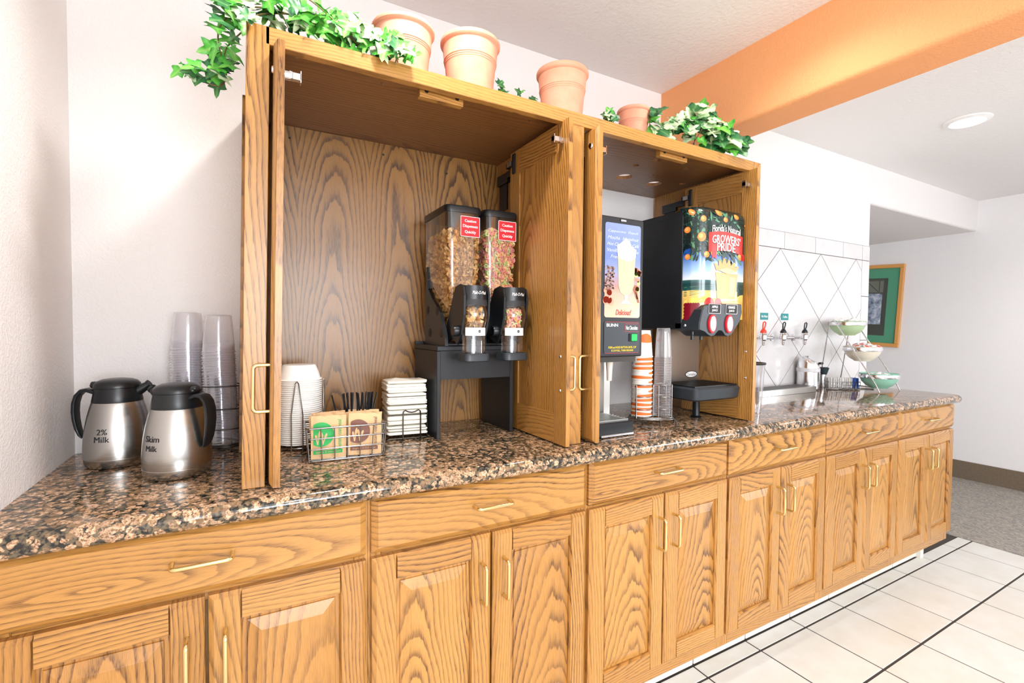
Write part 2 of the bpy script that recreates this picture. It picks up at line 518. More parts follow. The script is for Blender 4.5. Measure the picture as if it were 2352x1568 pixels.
# back wall: the wall behind the counter, the header over the passage and the passage's low ceiling
m = MB()
m.box(XL - .15, XE, YB, 3.6, -.05, ZC + .1)
hb = 2.083
pts = [(YB, ZC + .1)] + [(YB + .02 - .02 * math.cos(rad(a)), hb + .02 - .02 * math.sin(rad(a))) for a in range(0, 91, 15)] + [(3.6, hb), (3.6, ZC + .1)]
m.prism([pts], XE - .001, XF + .1, fn=lambda a, b, d: (d, a, b))
wall_back = struct('wall_back', m, 'wall')
WY = (SIDEY - .8, SIDEY + .8)
m = MB(); m.prism([[(YF, -.05), (YB, -.05), (YB, ZC + .1), (YF, ZC + .1)], [(WY[0], .8), (WY[0], 2.1), (WY[1], 2.1), (WY[1], .8)]], XL - .15, XL, fn=lambda a, b, d: (d, a, b)); struct('wall_left', m, 'wall')
m = MB(); m.prism([[(YF, -.05), (3.6, -.05), (3.6, ZC + .1), (YF, ZC + .1)], [(WY[0], .8), (WY[0], 2.1), (WY[1], 2.1), (WY[1], .8)]], XF, XF + .15, fn=lambda a, b, d: (d, a, b)); struct('wall_far', m, 'wall_far')
m = MB(); m.box(XE, XF, 3.45, 3.6, -.05, ZC); struct('wall_passage', m, 'wall_far')
m = MB()
loops = [[(XL - .15, -.05), (XF + .15, -.05), (XF + .15, ZC + .1), (XL - .15, ZC + .1)]]
for wx in WINX: loops.append([(wx - .75, .75), (wx - .75, 2.1), (wx + .75, 2.1), (wx + .75, .75)])
m.prism(loops, YF - .15, YF, fn=lambda a, b, d: (a, d, b)); struct('wall_front', m, 'wall')
for i, wx in enumerate(WINX):
    m = MB()
    for (a, b, c, d) in ((-.75, -.69, .75, 2.1), (.69, .75, .75, 2.1), (-.69, .69, .75, .81), (-.69, .69, 2.04, 2.1), (-.02, .02, .81, 2.04)):
        m.box(wx + a, wx + b, YF - .09, YF - .03, c, d)
    struct('window_%d' % (i + 1), m, 'white')
for i, X in enumerate((XL - .09, XF + .03)):  # frames of the two unseen side windows, added for fill light
    m = MB()
    for (a, b, c, d) in ((WY[0], WY[0] + .06, .8, 2.1), (WY[1] - .06, WY[1], .8, 2.1), (WY[0] + .06, WY[1] - .06, .8, .86), (WY[0] + .06, WY[1] - .06, 2.04, 2.1), (SIDEY - .02, SIDEY + .02, .86, 2.04)):
        m.box(X, X + .06, a, b, c, d)
    struct('window_%d' % (i + 4), m, 'white')
m = MB(); m.box(XL - .15, XF + .15, YF - .15, 3.6, ZC, ZC + .12); struct('ceiling', m, 'ceiling')
# orange beam with a rounded lower edge, from the back wall over the room
bx0, bx1, bz = 1.685, 1.842, 2.052
pts = [(bx0, ZC + .02)] + [(bx0 + .018 - .018 * math.cos(rad(a)), bz + .018 - .018 * math.sin(rad(a))) for a in range(0, 91, 15)] + [(bx1, bz), (bx1, ZC + .02)]
m = MB(); m.prism([pts], YF, YB, fn=lambda a, b, d: (a, d, b))
o = struct('trim_1', m, 'orange', smooth=30); o['label'] = 'orange painted ceiling beam above the hutch'
# far wall carpet baseboard
m = MB(); m.box(XF - .012, XF, YF, 3.45, 0, .152, bev=.003); struct('baseboard_far', m, 'base')
m = MB(); m.box(XE, XE + .012, YB, 3.45, 0, .14); struct('baseboard_passage', m, 'base')
# glazed wall tile behind the coffee taps: diamonds, a top row and an end column (children of the wall)
m = MB(); m.box(1.669, 3.582, YB - .004, YB, T, 1.803)
struct('trim_2', m, 'wgrout')['label'] = 'grouted bed of the wall tile behind the coffee taps'
gw = .0021
def walltile(poly):
    m = MB()
    cx = sum(p[0] for p in poly) / len(poly); cz = sum(p[1] for p in poly) / len(poly)
    # shrink by the joint width
    n = len(poly)
    area = sum(poly[i][0] * poly[(i + 1) % n][1] - poly[(i + 1) % n][0] * poly[i][1] for i in range(n))
    if abs(area) < .0008: return
    if area < 0: poly = poly[::-1]
    q = []
    for i in range(n):
        p0, p1, p2 = Vector(poly[i - 1]), Vector(poly[i]), Vector(poly[(i + 1) % n])
        d1 = (p1 - p0).normalized(); d2 = (p2 - p1).normalized()
        n1 = Vector((-d1.y, d1.x)); n2 = Vector((-d2.y, d2.x))
        b = (n1 + n2)
        b = b / max(.15, (1 + n1.dot(n2)))
        q.append(tuple(p1 + b * gw))
    m.prism([q], YB - .0075, YB - .001, fn=lambda a, b, d: (a, d, b))
    m.build('tile', 'walltile', wall_back)
def clip(poly, ax, val, keep_less):
    out = []
    for i in range(len(poly)):
        a, b = poly[i], poly[(i + 1) % len(poly)]
        ia = (a[ax] <= val) == keep_less or a[ax] == val
        ib = (b[ax] <= val) == keep_less or b[ax] == val
        if ia: out.append(a)
        if ia != ib:
            t = (val - a[ax]) / (b[ax] - a[ax])
            out.append((a[0] + t * (b[0] - a[0]), a[1] + t * (b[1] - a[1])))
    return out
DX, DZ = .2005, .1955
for i in range(-8, 10):
    for j in range(0, 10):
        cx, cz = 2.6118 + i * DX, 1.7065 - j * DZ
        if (i + j) % 2 == 0: continue
        p = [(cx, cz + DZ), (cx - DX, cz), (cx, cz - DZ), (cx + DX, cz)]
        for ax, val, kl in ((0, 1.669, False), (0, 3.4885, True), (1, 1.7065, True), (1, T, False)):
            p = clip(p, ax, val, kl)
            if len(p) < 3: break
        if len(p) >= 3:
            q = []
            for a in p:
                if not q or (abs(a[0] - q[-1][0]) + abs(a[1] - q[-1][1])) > 1e-5: q.append(a)
            if len(q) >= 3: walltile(q)
xs = [1.669, 1.7341, 2.0389, 2.3437, 2.6485, 2.9533, 3.2581, 3.4885, 3.582]
for a, b in zip(xs, xs[1:]): walltile([(a, 1.7065), (b, 1.7065), (b, 1.802), (a, 1.802)])
zs = [T, 1.19, 1.475, 1.7065]
for a, b in zip(zs, zs[1:]): walltile([(3.4885, a), (3.582, a), (3.582, b), (3.4885, b)])
# tiled kick board under the cabinets
KY = 1.199
m = MB(); m.box(XL, 3.25, KY + .006, KY + .03, 0, .14)
kick = struct('trim_3', m, 'grout'); kick['label'] = 'tiled kick board under the oak base cabinets'
for ci in range(-7, 6):
    xa, xb = max(TX0 + ci * TP, XL), min(TX0 + (ci + 1) * TP, 3.25)
    m = MB(); m.box(xa + g, xb - g, KY - .002, KY + .008, .005, .139, bev=.0015)
    m.build('tile', 'floortile', kick)
m = MB(); m.box(3.238, 3.25, KY + .009, YB - .02, .004, .135); m.build('end_tile', 'floortile', kick)

# recessed ceiling lights: the one in view and its sisters above the room, the last an added fill light
for i, (lx, ly) in enumerate(CAN):
    d = thing('recessed_light', ('lit recessed ceiling light in the white ceiling beyond the orange beam' if i == 2 else ('recessed ceiling light in the ceiling above the hutch left bay', 'recessed ceiling light beside the orange beam above the right bay', '', 'recessed ceiling light over the floor behind the camera', 'recessed ceiling light over the middle of the tiled floor', 'added ceiling light out of view, brightening the far wall')[i]), 'ceiling light', (lx, ly, ZC))
    m = MB(); m.lathe([(.066, -.001), (.072, -.012), (.094, -.006), (.096, -.0005)], 40, (lx, ly, ZC)); m.build('trim_ring', 'white', d, smooth=True)
    m = MB(); m.lathe([(.0, -.006), (.05, -.006), (.067, -.003)], 40, (lx, ly, ZC)); m.build('lens', emit('lamp_lens', (1, .97, .92, 1), 5), d, smooth=True)

# ------------------------------------------------------------------ oak work
def board(parent, name, x0, x1, y0, y1, z0, z1, g, a, ch=(0, 0, 0, 0), cd=0.006, fn=None, mat='oak', seed=None, straight=None, label=None):
    """one board; front is y0; ch = width of the chamfer on the left, right, bottom, top front edges"""
    l, r, b, t = ch
    m = MB()
    if not any(ch): m.box(x0, x1, y0, y1, z0, z1, fn=fn, bev=.0012)
    else:
        R = [(x0, z0), (x1, z0), (x1, z1), (x0, z1)]
        Q = [(x0 + l, z0 + b), (x1 - r, z0 + b), (x1 - r, z1 - t), (x0 + l, z1 - t)]
        vs = [(p[0], y1, p[1]) for p in R] + [(p[0], y0 + cd, p[1]) for p in R] + [(p[0], y0, p[1]) for p in Q]
        fs = [(3, 2, 1, 0), (8, 9, 10, 11)]
        for k in (0, 4): fs += [(k + i, k + (i + 1) % 4, k + 4 + (i + 1) % 4, k + 4 + i) for i in range(4)]
        m.add(vs, fs, 0, fn)
    return m.build(name, mat, parent, wood=(g, a, seed, straight), label=label)

def pull(parent, fn, x, z, vert=True, L=0.0965, out=0.03, label=None):
    """brass wire pull; fn maps door coordinates (x, depth, z), front at depth 0"""
    h = L / 2
    pr = []
    for s in (-1, 1):
        pts = [(s * h, 0.001)] + [(s * (h - .009 + .009 * math.cos(rad(a))), -(out - .009 + .009 * math.sin(rad(a)))) for a in range(0, 91, 18)]
        pr.append(pts)
    path = pr[0] + pr[1][::-1]
    m = MB()
    m.tube([(x + (0 if vert else p), d, z + (p if vert else 0)) for p, d in path], .0042, 10, fn=fn)
    return m.build('handle', 'brass', parent, smooth=60)

def panel_door(parent, fn, w, h, hx, hz, sw=.056, rt=.058, rb=.06, g=2, swap=None, extras=None, th=.02):
    """raised panel door in its own coordinates: x 0..w, depth 0 (front) .. th, z 0..h. fn maps to world, axes say where x goes"""
    d = empty_part('door', parent)
    ax = swap if swap is not None else 0
    c = .009
    board(d, 'stile', 0, sw, 0, th, 0, h, 2, ax, (c, .003, c, c), .007, fn, straight=random.choice((-.13, .12, .05)))
    board(d, 'stile', w - sw, w, 0, th, 0, h, 2, ax, (.003, c, c, c), .007, fn, straight=random.choice((-.12, .14, .06)))
    board(d, 'rail', sw, w - sw, 0, th, h - rt, h, ax, 2, (0, 0, .003, c), .007, fn, straight=random.choice((-.1, .1, .06)))
    board(d, 'rail', sw, w - sw, 0, th, 0, rb, ax, 2, (0, 0, c, .003), .007, fn, straight=random.choice((-.1, .1, .06)))
    m = MB()
    x0, x1, z0, z1 = sw - .004, w - sw + .004, rb - .004, h - rt + .004
    rings = []
    for ins, dep in ((0, .012), (.012, .012), (.013, .0095), (.036, .003), (.038, .002)):
        rings.append([(x0 + ins, dep, z0 + ins), (x1 - ins, dep, z0 + ins), (x1 - ins, dep, z1 - ins), (x0 + ins, dep, z1 - ins)])
    back = [(x0, th - .004, z0), (x1, th - .004, z0), (x1, th - .004, z1), (x0, th - .004, z1)]
    vs = back + [p for r in rings for p in r]
    fs = [(3, 2, 1, 0)]
    for k in range(len(rings)): fs += [(4 * k + i, 4 * k + (i + 1) % 4, 4 * k + 4 + (i + 1) % 4, 4 * k + 4 + i) for i in range(4)]
    k = 4 * len(rings); fs.append((k, k + 1, k + 2, k + 3))
    m.add(vs, fs, 0, fn)
    m.build('raised_panel', 'oak_panel', d, wood=(2, ax, None, random.uniform(-.05, .05)))
    pull(d, fn, hx, hz)
    return d

YD = 1.064           # front plane of doors and drawers
ZD = dict(dT=.8765, dB=.7488, oT=.7386, oB=.188)
place = ['leftmost, by the left wall', 'below the two steel thermoses and the hutch corner', 'below the cereal dispensers', 'below the hot drink machine and cup stacks', 'below the coffee taps', 'rightmost, at the end by the carpet']
lab = ['leftmost oak base cabinet, nearest the camera under the thermoses',
       'second oak base cabinet from the left, under the oatmeal basket',
       'third oak base cabinet from the left, under the hot chocolate machine',
       'third oak base cabinet from the right, under the juice dispenser',
       'second oak base cabinet from the right, under the coffee drip tray',
       'rightmost oak base cabinet, at the counter end by the carpet']
for k in range(6):
    x0 = .2439 + (k - 1) * .6096
    x1 = x0 + .597
    cx = (x0 + x1) / 2
    cab = thing('base_cabinet', lab[k], 'cabinet', (cx, 1.35, .14), 'oak base cabinets in a row')
    # carcass with its face frame
    e0, e1 = x0 - .0063, x1 + .0063
    m = MB(); m.box(e0, e1, YD + .04, YB - .004, .14, .8785); m.build('carcass', 'oak', cab, wood=(2, 1, None, .1))
    for xa, xb in ((e0, e0 + .03), (e1 - .03, e1)):
        board(cab, 'frame_stile', xa, xb, YD + .0205, YD + .0405, .14, .879, 2, 0, straight=.12)
    for za, zb in ((.845, .879), (.725, .765), (.14, .205)):
        board(cab, 'frame_rail', e0 + .03, e1 - .03, YD + .021, YD + .0405, za, zb, 0, 2, straight=.12)
    dr = board(cab, 'drawer', x0, x1, YD, YD + .0205, ZD['dB'], ZD['dT'], 0, 2, (.013, .013, .013, .013), .011, mat='oak_panel', straight=random.choice((.03, .07, .1, -.02)) if k else .015, seed=100 + k)
    h = pull(cab, lambda x, d, z: (x, YD + d, z), cx - .004, .8165, vert=False)
    h.parent = dr
    wdt = (x1 - x0 - .006) / 2
    hh = ZD['oT'] - ZD['oB']
    panel_door(cab, lambda x, d, z, X=x0: (X + x, YD + d, ZD['oB'] + z), wdt, hh, wdt - .028, .434)
    panel_door(cab, lambda x, d, z, X=x1 - wdt: (X + x, YD + d, ZD['oB'] + z), wdt, hh, .028, .434)

# granite worktop: bullnose along the front and the right end, rounded corner
m = MB()
xr, yf, rc = 3.3, 1.032, .045
out = [((XL, YB - .002), (0, 0)), ((XL, yf), (0, 1))]
for a in range(-90, 1, 15): out.append(((xr - rc + rc * math.cos(rad(a)), yf + rc + rc * math.sin(rad(a))), (-math.cos(rad(a)), -math.sin(rad(a)))))
out.append(((xr, YB - .002), (-1, 0)))
n = len(out)
vs, fs = [], []
th = .0415; R = th / 2
zz = [(-90 + 180 * i / 10) for i in range(11)]
for a in zz:
    i = R * (1 - math.cos(rad(a)))
    for p, d in out: vs.append((p[0] + d[0] * i, p[1] + d[1] * i, T - R + R * math.sin(rad(a))))
for j in range(len(zz) - 1):
    for i in range(n): fs.append((j * n + i, j * n + (i + 1) % n, (j + 1) * n + (i + 1) % n, (j + 1) * n + i))
fs.append(tuple(range(n))[::-1]); fs.append(tuple((len(zz) - 1) * n + i for i in range(n)))
m.add(vs, fs)
tag(m.build('countertop', 'granite', smooth=50), 'long polished brown granite worktop with rounded front edge', 'countertop')

# ------------------------------------------------------------------ oak hutch with pocket doors
H = thing('hutch', 'tall oak hutch with open pocket doors standing on the granite worktop', 'cabinet', (.83, 1.35, T))
HF, HB, HT = 1.112, 1.60, 1.864
Z0 = T + .0005
cs0, cs1 = .809, .851
board(H, 'stile', 0, .0425, HF, HF + .02, Z0, HT, 2, 0, straight=.09, seed=5)
board(H, 'stile', cs0, cs1, HF, HF + .02, Z0, HT - .036, 2, 0, straight=.02, seed=6)
board(H, 'stile', 1.6175, 1.66, HF, HF + .02, Z0, HT, 2, 0, straight=-.03, seed=8)
board(H, 'top_rail', .0425, 1.6175, HF, HF + .02, HT - .036, HT, 0, 2, straight=.11, seed=21)
m = MB(); m.box(.0002, .0195, HF + .0205, YB - .004, Z0, HT - .001); m.build('side_panel', 'oak', H, wood=(2, 1, 3, .05))
m = MB(); m.box(1.641, 1.6598, HF + .0205, YB - .012, Z0, HT - .001); m.build('side_panel', 'oak', H, wood=(2, 1, 4, .05))
m = MB(); m.box(1.66, 1.668, HF + .012, YB - .012, Z0, HT - .015, bev=.001); m.build('scribe_panel', 'oak', H, wood=(2, 1, 4, .1))
m = MB(); m.box(-.0075, 0, 1.44, YB - .004, Z0, HT - .012, bev=.001); m.build('scribe_panel', 'oak', H, wood=(2, 1, 4, .1))
m = MB(); m.box(.8205, .8395, HF + .034, HB, Z0, HT - .0135); m.build('divider', 'oak', H, wood=(2, 1, 9, .12))
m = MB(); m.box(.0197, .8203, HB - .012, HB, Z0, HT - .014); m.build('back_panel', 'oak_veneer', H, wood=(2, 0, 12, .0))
# ceilings of the two bays; the right one has cable holes
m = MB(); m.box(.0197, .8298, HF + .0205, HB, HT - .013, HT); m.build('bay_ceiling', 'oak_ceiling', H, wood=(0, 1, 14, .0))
m = MB()
lo = [[(.83, HF + .0205), (1.6405, HF + .0205), (1.6405, HB + .02), (.83, HB + .02)]]
for hx, hy, hr in ((1.31, 1.452, .031), (1.478, 1.462, .031), (1.255, 1.33, .012), (1.40, 1.38, .011), (1.575, 1.40, .012), (1.28, 1.25, .016), (1.44, 1.26, .013), (1.53, 1.22, .012)):
    lo.append(circ(hx, hy, hr, 20)[::-1])
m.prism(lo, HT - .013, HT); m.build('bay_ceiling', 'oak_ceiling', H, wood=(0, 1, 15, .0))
# lipping strip behind the rail and the magnetic catch blocks
for xa, xb in ((.0425, cs0), (cs1, 1.6175)):
    board(H, 'lipping', xa, xb, HF + .0205, HF + .033, HT - .031, HT - .0135, 0, 2, straight=.12)
for xa, xb in ((.377, .492), (1.185, 1.312)):
    b = board(H, 'catch_block', xa, xb, HF + .0335, HF + .053, HT - .047, HT - .0135, 0, 2, straight=.12)
    for q in (.15, .85):
        m = MB(); m.lathe([(0, -.002), (.0045, -.002), (.0055, 0)], 16, (0, 0, 0), fn=lambda x, y, z, X=xa + q * (xb - xa): (X + x, HF + .0335 + z, HT - .031 + y))
        m.build('magnet', 'darkwire', b)
# screw holes in the back panel and bay ceiling
for px, pz in ((.115, 1.815), (.40, 1.815), (.62, 1.79)):
    m = MB(); m.lathe([(0, 0), (.0035, -.001)], 10, (0, 0, 0), fn=lambda x, y, z, X=px, Z=pz: (X + x, HB - .0125 + z, Z + y)); m.build('screw', 'ink', H)
for px, py in ((.10, 1.18), (.30, 1.2), (.50, 1.21), (.72, 1.2)):
    m = MB(); m.lathe([(0, 0), (.004, -.001)], 10, (px, py, HT - .0132)); m.build('screw', 'steel', H)

def pocket_door(xo, side, w, yfree, lock):
    """side -1: outer face looks to -X (a left-hand door), +1: outer face looks to +X"""
    z0, z1 = Z0 + .004, HT - .034
    hh = z1 - z0
    if side > 0: fn = lambda x, d, z: (xo - d, yfree + x, z0 + z)
    else: fn = lambda x, d, z: (xo + d, yfree + (w - x), z0 + z)
    hx = .03 if side > 0 else w - .03
    hz = 1.127 - z0
    d = panel_door(H, fn, w, hh, hx, hz, swap=1, sw=.06, rt=.075, rb=.085)
    # cam latch near the top of the free stile and the two screws of the pull on the inner face
    xx = .03 if side > 0 else w - .03
    zl = hh - .055
    m = MB()
    m.lathe([(0, .012), (.009, .012), (.009, 0), (.011, -.0015)], 16, (0, 0, 0), fn=lambda x, y, z: fn(xx + x, .02 + z, zl + y))
    m.box(-.006, .006, .010, .013, -.008, .008, fn=lambda x, y, z: fn(xx + x, .02 + y, zl + z))
    m.box(-.007, .007, .013, .0155, -.007, .007, fn=lambda x, y, z: fn(xx + x, .02 + y, zl + z))
    m.box(-.007, .007, .0155, .033, -.007, .007, bev=.001, fn=lambda x, y, z: fn(xx + x, .02 + y, zl + z))
    m.box(-.007, .007, .031, .033, -.012, .012, fn=lambda x, y, z: fn(xx + x, .02 + y, zl + z))
    m.build('cam_latch', 'steel_bright', d)
    if lock:
        m = MB(); m.lathe([(0, -.003), (.007, -.003), (.009, 0)], 16, (0, 0, 0), fn=lambda x, y, z: fn(xx + x, z, zl + .004 + y))
        m.build('lock', 'steel_bright', d)
    for s in (-1, 1):
        m = MB(); m.lathe([(0, .0025), (.003, .002), (.0042, 0)], 12, (0, 0, 0), fn=lambda x, y, z: fn(xx + x, .02 + z, hz + s * .048 + y)); m.build('screw', 'steel_bright', d)
    return d
pocket_door(.049, -1, .335, 1.082, True)
pocket_door(.7965, 1, .330, 1.082, False)
pocket_door(.873, -1, .33, 1.080, True)
pocket_door(1.617, 1, .32, 1.082, False)
# black slide hinges at the back of the bays
for X, ys, kx, ky in ((.8200, 1.512, .7764, 1.388), (1.6405, 1.50, 1.5968, 1.378)):
    m = MB()
    m.box(X - .012, X, ys - .02, ys + .055, 1.765, 1.80); m.box(X - .006, X, ys - .005, ys + .05, 1.675, 1.765)
    m.box(kx - .007, kx, ky - .014, ky + .004, 1.757, 1.823, bev=.003); m.box(kx - .010, kx - .002, ky, ky + .030, 1.783, 1.80); m.box(kx - .010, X - .004, ky + .026, ky + .036, 1.783, 1.80); m.box(X - .014, X - .004, ky + .03, ys - .018, 1.778, 1.80)
    h = m.build('slide_hinge', 'black', H)
    m = MB(); m.box(kx - .0125, kx - .0102, ky + .002, ky + .026, 1.784, 1.799); m.build('spring', 'steel', h)
m = MB(); m.box(.022, .03, 1.14, 1.5, 1.755, 1.785); m.build('slide_rail', 'black', H)
# ------------------------------------------------------------------ thermoses
def thermos(label, x, y, hang, txt, tang, wtxt):
    """built about its own axis; hang = direction of the handle, tang = direction of the lettering"""
    RS = .86
    t = thing('thermos_jug', label, 'jug', (x, y, T), 'steel thermos jugs')
    t['_o'] = (0, 0, 0)
    prof = [(0, .001), (.066, .001), (.0715, .003), (.0752, .010), (.0762, .0215), (.0755, .0222), (.0764, .023), (.0772, .034), (.0768, .052), (.0752, .072), (.0722, .094), (.0676, .117), (.0625, .136), (.0585, .149), (.0565, .153)]
    prof = [(a * RS, b) for a, b in prof]
    m = MB(); m.lathe(prof, 64); m.build('body', 'brushed', t, smooth=25)
    m = MB(); m.lathe([(.0572, .151), (.0577, .153), (.0545, .168), (.0518, .1815), (.0512, .183), (.0512, .184)], 48, sx=1)
    m.v = [(a * RS, b * RS, c) for a, b, c in m.v]
    col = m.build('collar', 'black', t, smooth=True)
    m = MB(); m.lathe([(.0500, .184), (.0535, .185), (.0537, .1885), (.0520, .194), (.046, .200), (.034, .2045), (.018, .2066), (0, .207)], 48)
    m.v = [(a * RS, b * RS, c) for a, b, c in m.v]
    m.build('lid', 'black', t, smooth=30)
    ca, sa = math.cos(hang), math.sin(hang)
    rot = lambda px, py, pz: ((px * ca * RS - py * sa), (px * sa * RS + py * ca), pz)
    # handle: a strap that leaves the collar, arches over and hangs down beside the body
    path = [(.048, .174), (.066, .180), (.080, .178), (.091, .167), (.0965, .150), (.098, .130), (.0965, .110), (.0925, .090), (.0865, .074), (.081, .066)]
    wd = [.016, .016, .0155, .015, .015, .0145, .014, .013, .011, .008]
    tk = [.010, .009, .0085, .0085, .0085, .0085, .008, .0075, .0065, .004]
    m = MB(); vs, fs = [], []
    for i, (r, z) in enumerate(path):
        a = Vector(path[min(i + 1, len(path) - 1)]) - Vector(path[max(i - 1, 0)])
        a.normalize(); nrm = Vector((a.y, -a.x))
        for k in range(12):
            th = 2 * PI * k / 12
            cx, cy = math.cos(th), math.sin(th)
            e = lambda q: math.copysign(abs(q) ** .6, q)
            off = nrm * (tk[i] * .6 * e(cy))
            vs.append((r + off.x, wd[i] * e(cx), z + off.y))
    for i in range(len(path) - 1):
        for k in range(12): fs.append((i * 12 + k, i * 12 + (k + 1) % 12, (i + 1) * 12 + (k + 1) % 12, (i + 1) * 12 + k))
    fs.append(tuple(range(12))[::-1]); fs.append(tuple((len(path) - 1) * 12 + k for k in range(12)))
    m.add(vs, fs, 0, rot); m.build('handle', 'black', t, smooth=50)
    # thumb lever on the lid over the handle
    m = MB(); m.box(.030, .060, -.013, .013, .1845, .1965, fn=rot, bev=.004); lev = m.build('thumb_lever', 'black', t, smooth=40)
    m = MB(); m.box(.040, .0605, -.008, .008, .1895, .199, fn=rot, bev=.003); m.build('button', 'charcoal', lev, smooth=40)
    # spout on the far side of the handle
    rs = lambda px, py, pz: (-px * ca * RS + py * sa, -px * sa * RS - py * ca, pz)
    m = MB()
    m.tube([(.040, 0, .172), (.052, 0, .177), (.064, 0, .1835), (.0735, 0, .190)], .015, 14, fn=rs, r1=.0085)
    m.tube([(.0725, 0, .1893), (.0765, 0, .1925)], .010, 14, fn=rs, cap=True)
    m.build('spout', 'black', t, smooth=50)
    def onbody(px, pz):
        # radius of the body at this height
        r = .07
        for (ra, za), (rb, zb) in zip(prof, prof[1:]):
            if za <= pz <= zb and zb > za: r = ra + (rb - ra) * (pz - za) / (zb - za)
        r += .0004
        a = tang + px / r
        return (r * math.cos(a), r * math.sin(a), pz)
    for s, z, w in txt:
        text(s, 'ink', t, lambda px, py, Z=z: onbody(px, Z + py), w, None, 'lettering', bold=.012)
    return t
va = math.atan2(-vf.y, -vf.x)      # direction towards the photographer
thermos('steel thermos jug lettered 2% Milk, standing against the left wall', -.268, 1.4706, rad(168), [('2%', .088, .021), ('Milk', .071, .031)], rad(-108), 0)
thermos('steel thermos jug lettered Skim Milk, the nearer of the two', -.133, 1.3037, rad(-38), [('Skim', .092, .034), ('Milk', .072, .028)], rad(-131), 0)

# ------------------------------------------------------------------ cups, bowls
def nest_ring(prof_full, cut, n=28):
    m = MB(); m.lathe([p for p in prof_full if p[1] <= cut], n); return m
CUP = [(.0392, .0), (.0402, .0012), (.0394, .0024), (.0372, .004), (.036, .03), (.0338, .062), (.0318, .085), (.0306, .096), (.029, .0985), (0, .0985)]   # upside down: rim at 0
def cup_stack(x, y, z0, n, pitch, prof, nm, labtop, labrest, mat, tilt=(0, 0), group=None, cut=.032, cat='cup'):
    full = None
    for i in range(n):
        top = i >= n - 1
        if top:
            m = MB(); m.lathe(prof, 32)
            o = m.build(nm, mat, smooth=30)
            o.name = nm
        elif full is None:
            m = nest_ring(prof, cut); full = o = m.build(nm, mat, smooth=30)
        else:
            o = full.copy(); COL.objects.link(o)
        h = z0 + i * pitch
        o.location = (x + tilt[0] * i * pitch + random.uniform(-.0005, .0005), y + tilt[1] * i * pitch, h)
        o.rotation_euler = (random.uniform(-.008, .008) - tilt[1], random.uniform(-.008, .008) + tilt[0], random.uniform(0, 6))
        tag(o, labtop if top else labrest, cat, group)
cup_stack(-.052, 1.500, T + .022, 37, .0067, CUP, 'plastic_cup', 'topmost clear plastic cup of the stack close to the hutch side',
          'clear plastic cup nested in the stack close to the hutch side', 'cupclear', (-.035, -.02), 'clear cups in the stack by the hutch side')
cup_stack(-.134, 1.556, T + .022, 38, .0067, CUP, 'plastic_cup', 'topmost clear plastic cup of the stack behind the Skim Milk jug',
          'clear plastic cup nested in the stack behind the Skim Milk jug', 'cupclear', (.0, -.02), 'clear cups in the stack behind the jugs')
# wire holder of these cups
k = thing('cup_holder', 'dark wire cup holder around the two clear cup stacks left of the hutch', 'cup holder', (-.085, 1.528, T))
def loop_pts(cx, cy, rx, ry, z, a0=0, a1=360, n=28, rot=0):
    out = []
    for i in range(n + (0 if a1 - a0 == 360 else 1)):
        a = rad(a0 + (a1 - a0) * i / n)
        px, py = rx * math.cos(a), ry * math.sin(a)
        out.append((cx + px * math.cos(rot) - py * math.sin(rot), cy + px * math.sin(rot) + py * math.cos(rot), z))
    return out
hr = rad(-40)
m = MB(); m.tube(loop_pts(-.085, 1.528, .094, .052, T + .016, rot=hr), .002, 6, True); m.tube(loop_pts(-.085, 1.528, .09, .048, T + .020, rot=hr), .0015, 6, True); m.build('base_ring', 'darkwire', k, smooth=60)
for z in (.062, .115, .175):
    m = MB(); m.tube(loop_pts(-.085, 1.528, .094, .052, T + z, -75, 75, 18, hr), .0016, 6); m.build('hoop', 'darkwire', k, smooth=60)
for a in (-75, 75, 0):
    p = loop_pts(-.085, 1.528, .094, .052, 0, a, a + 1, 1, hr)[0]
    m = MB(); m.tube([(p[0], p[1], T + .002), (p[0], p[1], T + .1765)], .0018, 6); m.build('upright', 'darkwire', k, smooth=60)

BOWL = [(.0585, 0), (.0595, .0015), (.058, .003), (.0545, .0035), (.052, .015), (.046, .032), (.042, .0395), (.040, .041), (0, .041)]
cup_stack(.131, 1.44, T + .016, 32, .00555, BOWL, 'foam_bowl', 'topmost white foam bowl of the upside-down bowl stack', 'white foam bowl nested in the upside-down bowl stack', 'foam', (0, 0), 'white foam bowls in a stack', .02, 'bowl')
k = thing('bowl_holder', 'thin wire holder with tall loops around the foam bowl stack', 'bowl holder', (.131, 1.44, T))
m = MB(); m.tube(loop_pts(.131, 1.44, .062, .062, T + .010), .0018, 6, True); m.tube(loop_pts(.131, 1.44, .035, .035, T + .012), .0018, 6, True); m.build('base_ring', 'wire', k, smooth=60)
for a in (-100, -12, 75, 165):
    ca, sa = math.cos(rad(a)), math.sin(rad(a))
    q = lambda t, z: (.131 + .0635 * ca - sa * t, 1.44 + .0635 * sa + ca * t, T + z)
    m = MB(); m.tube([q(-.014, .002), q(-.014, .10), q(-.010, .135), q(-.004, .183), q(0, .188), q(.004, .183), q(.010, .135), q(.014, .10), q(.014, .002)], .0016, 6); m.build('loop', 'wire', k, smooth=60)

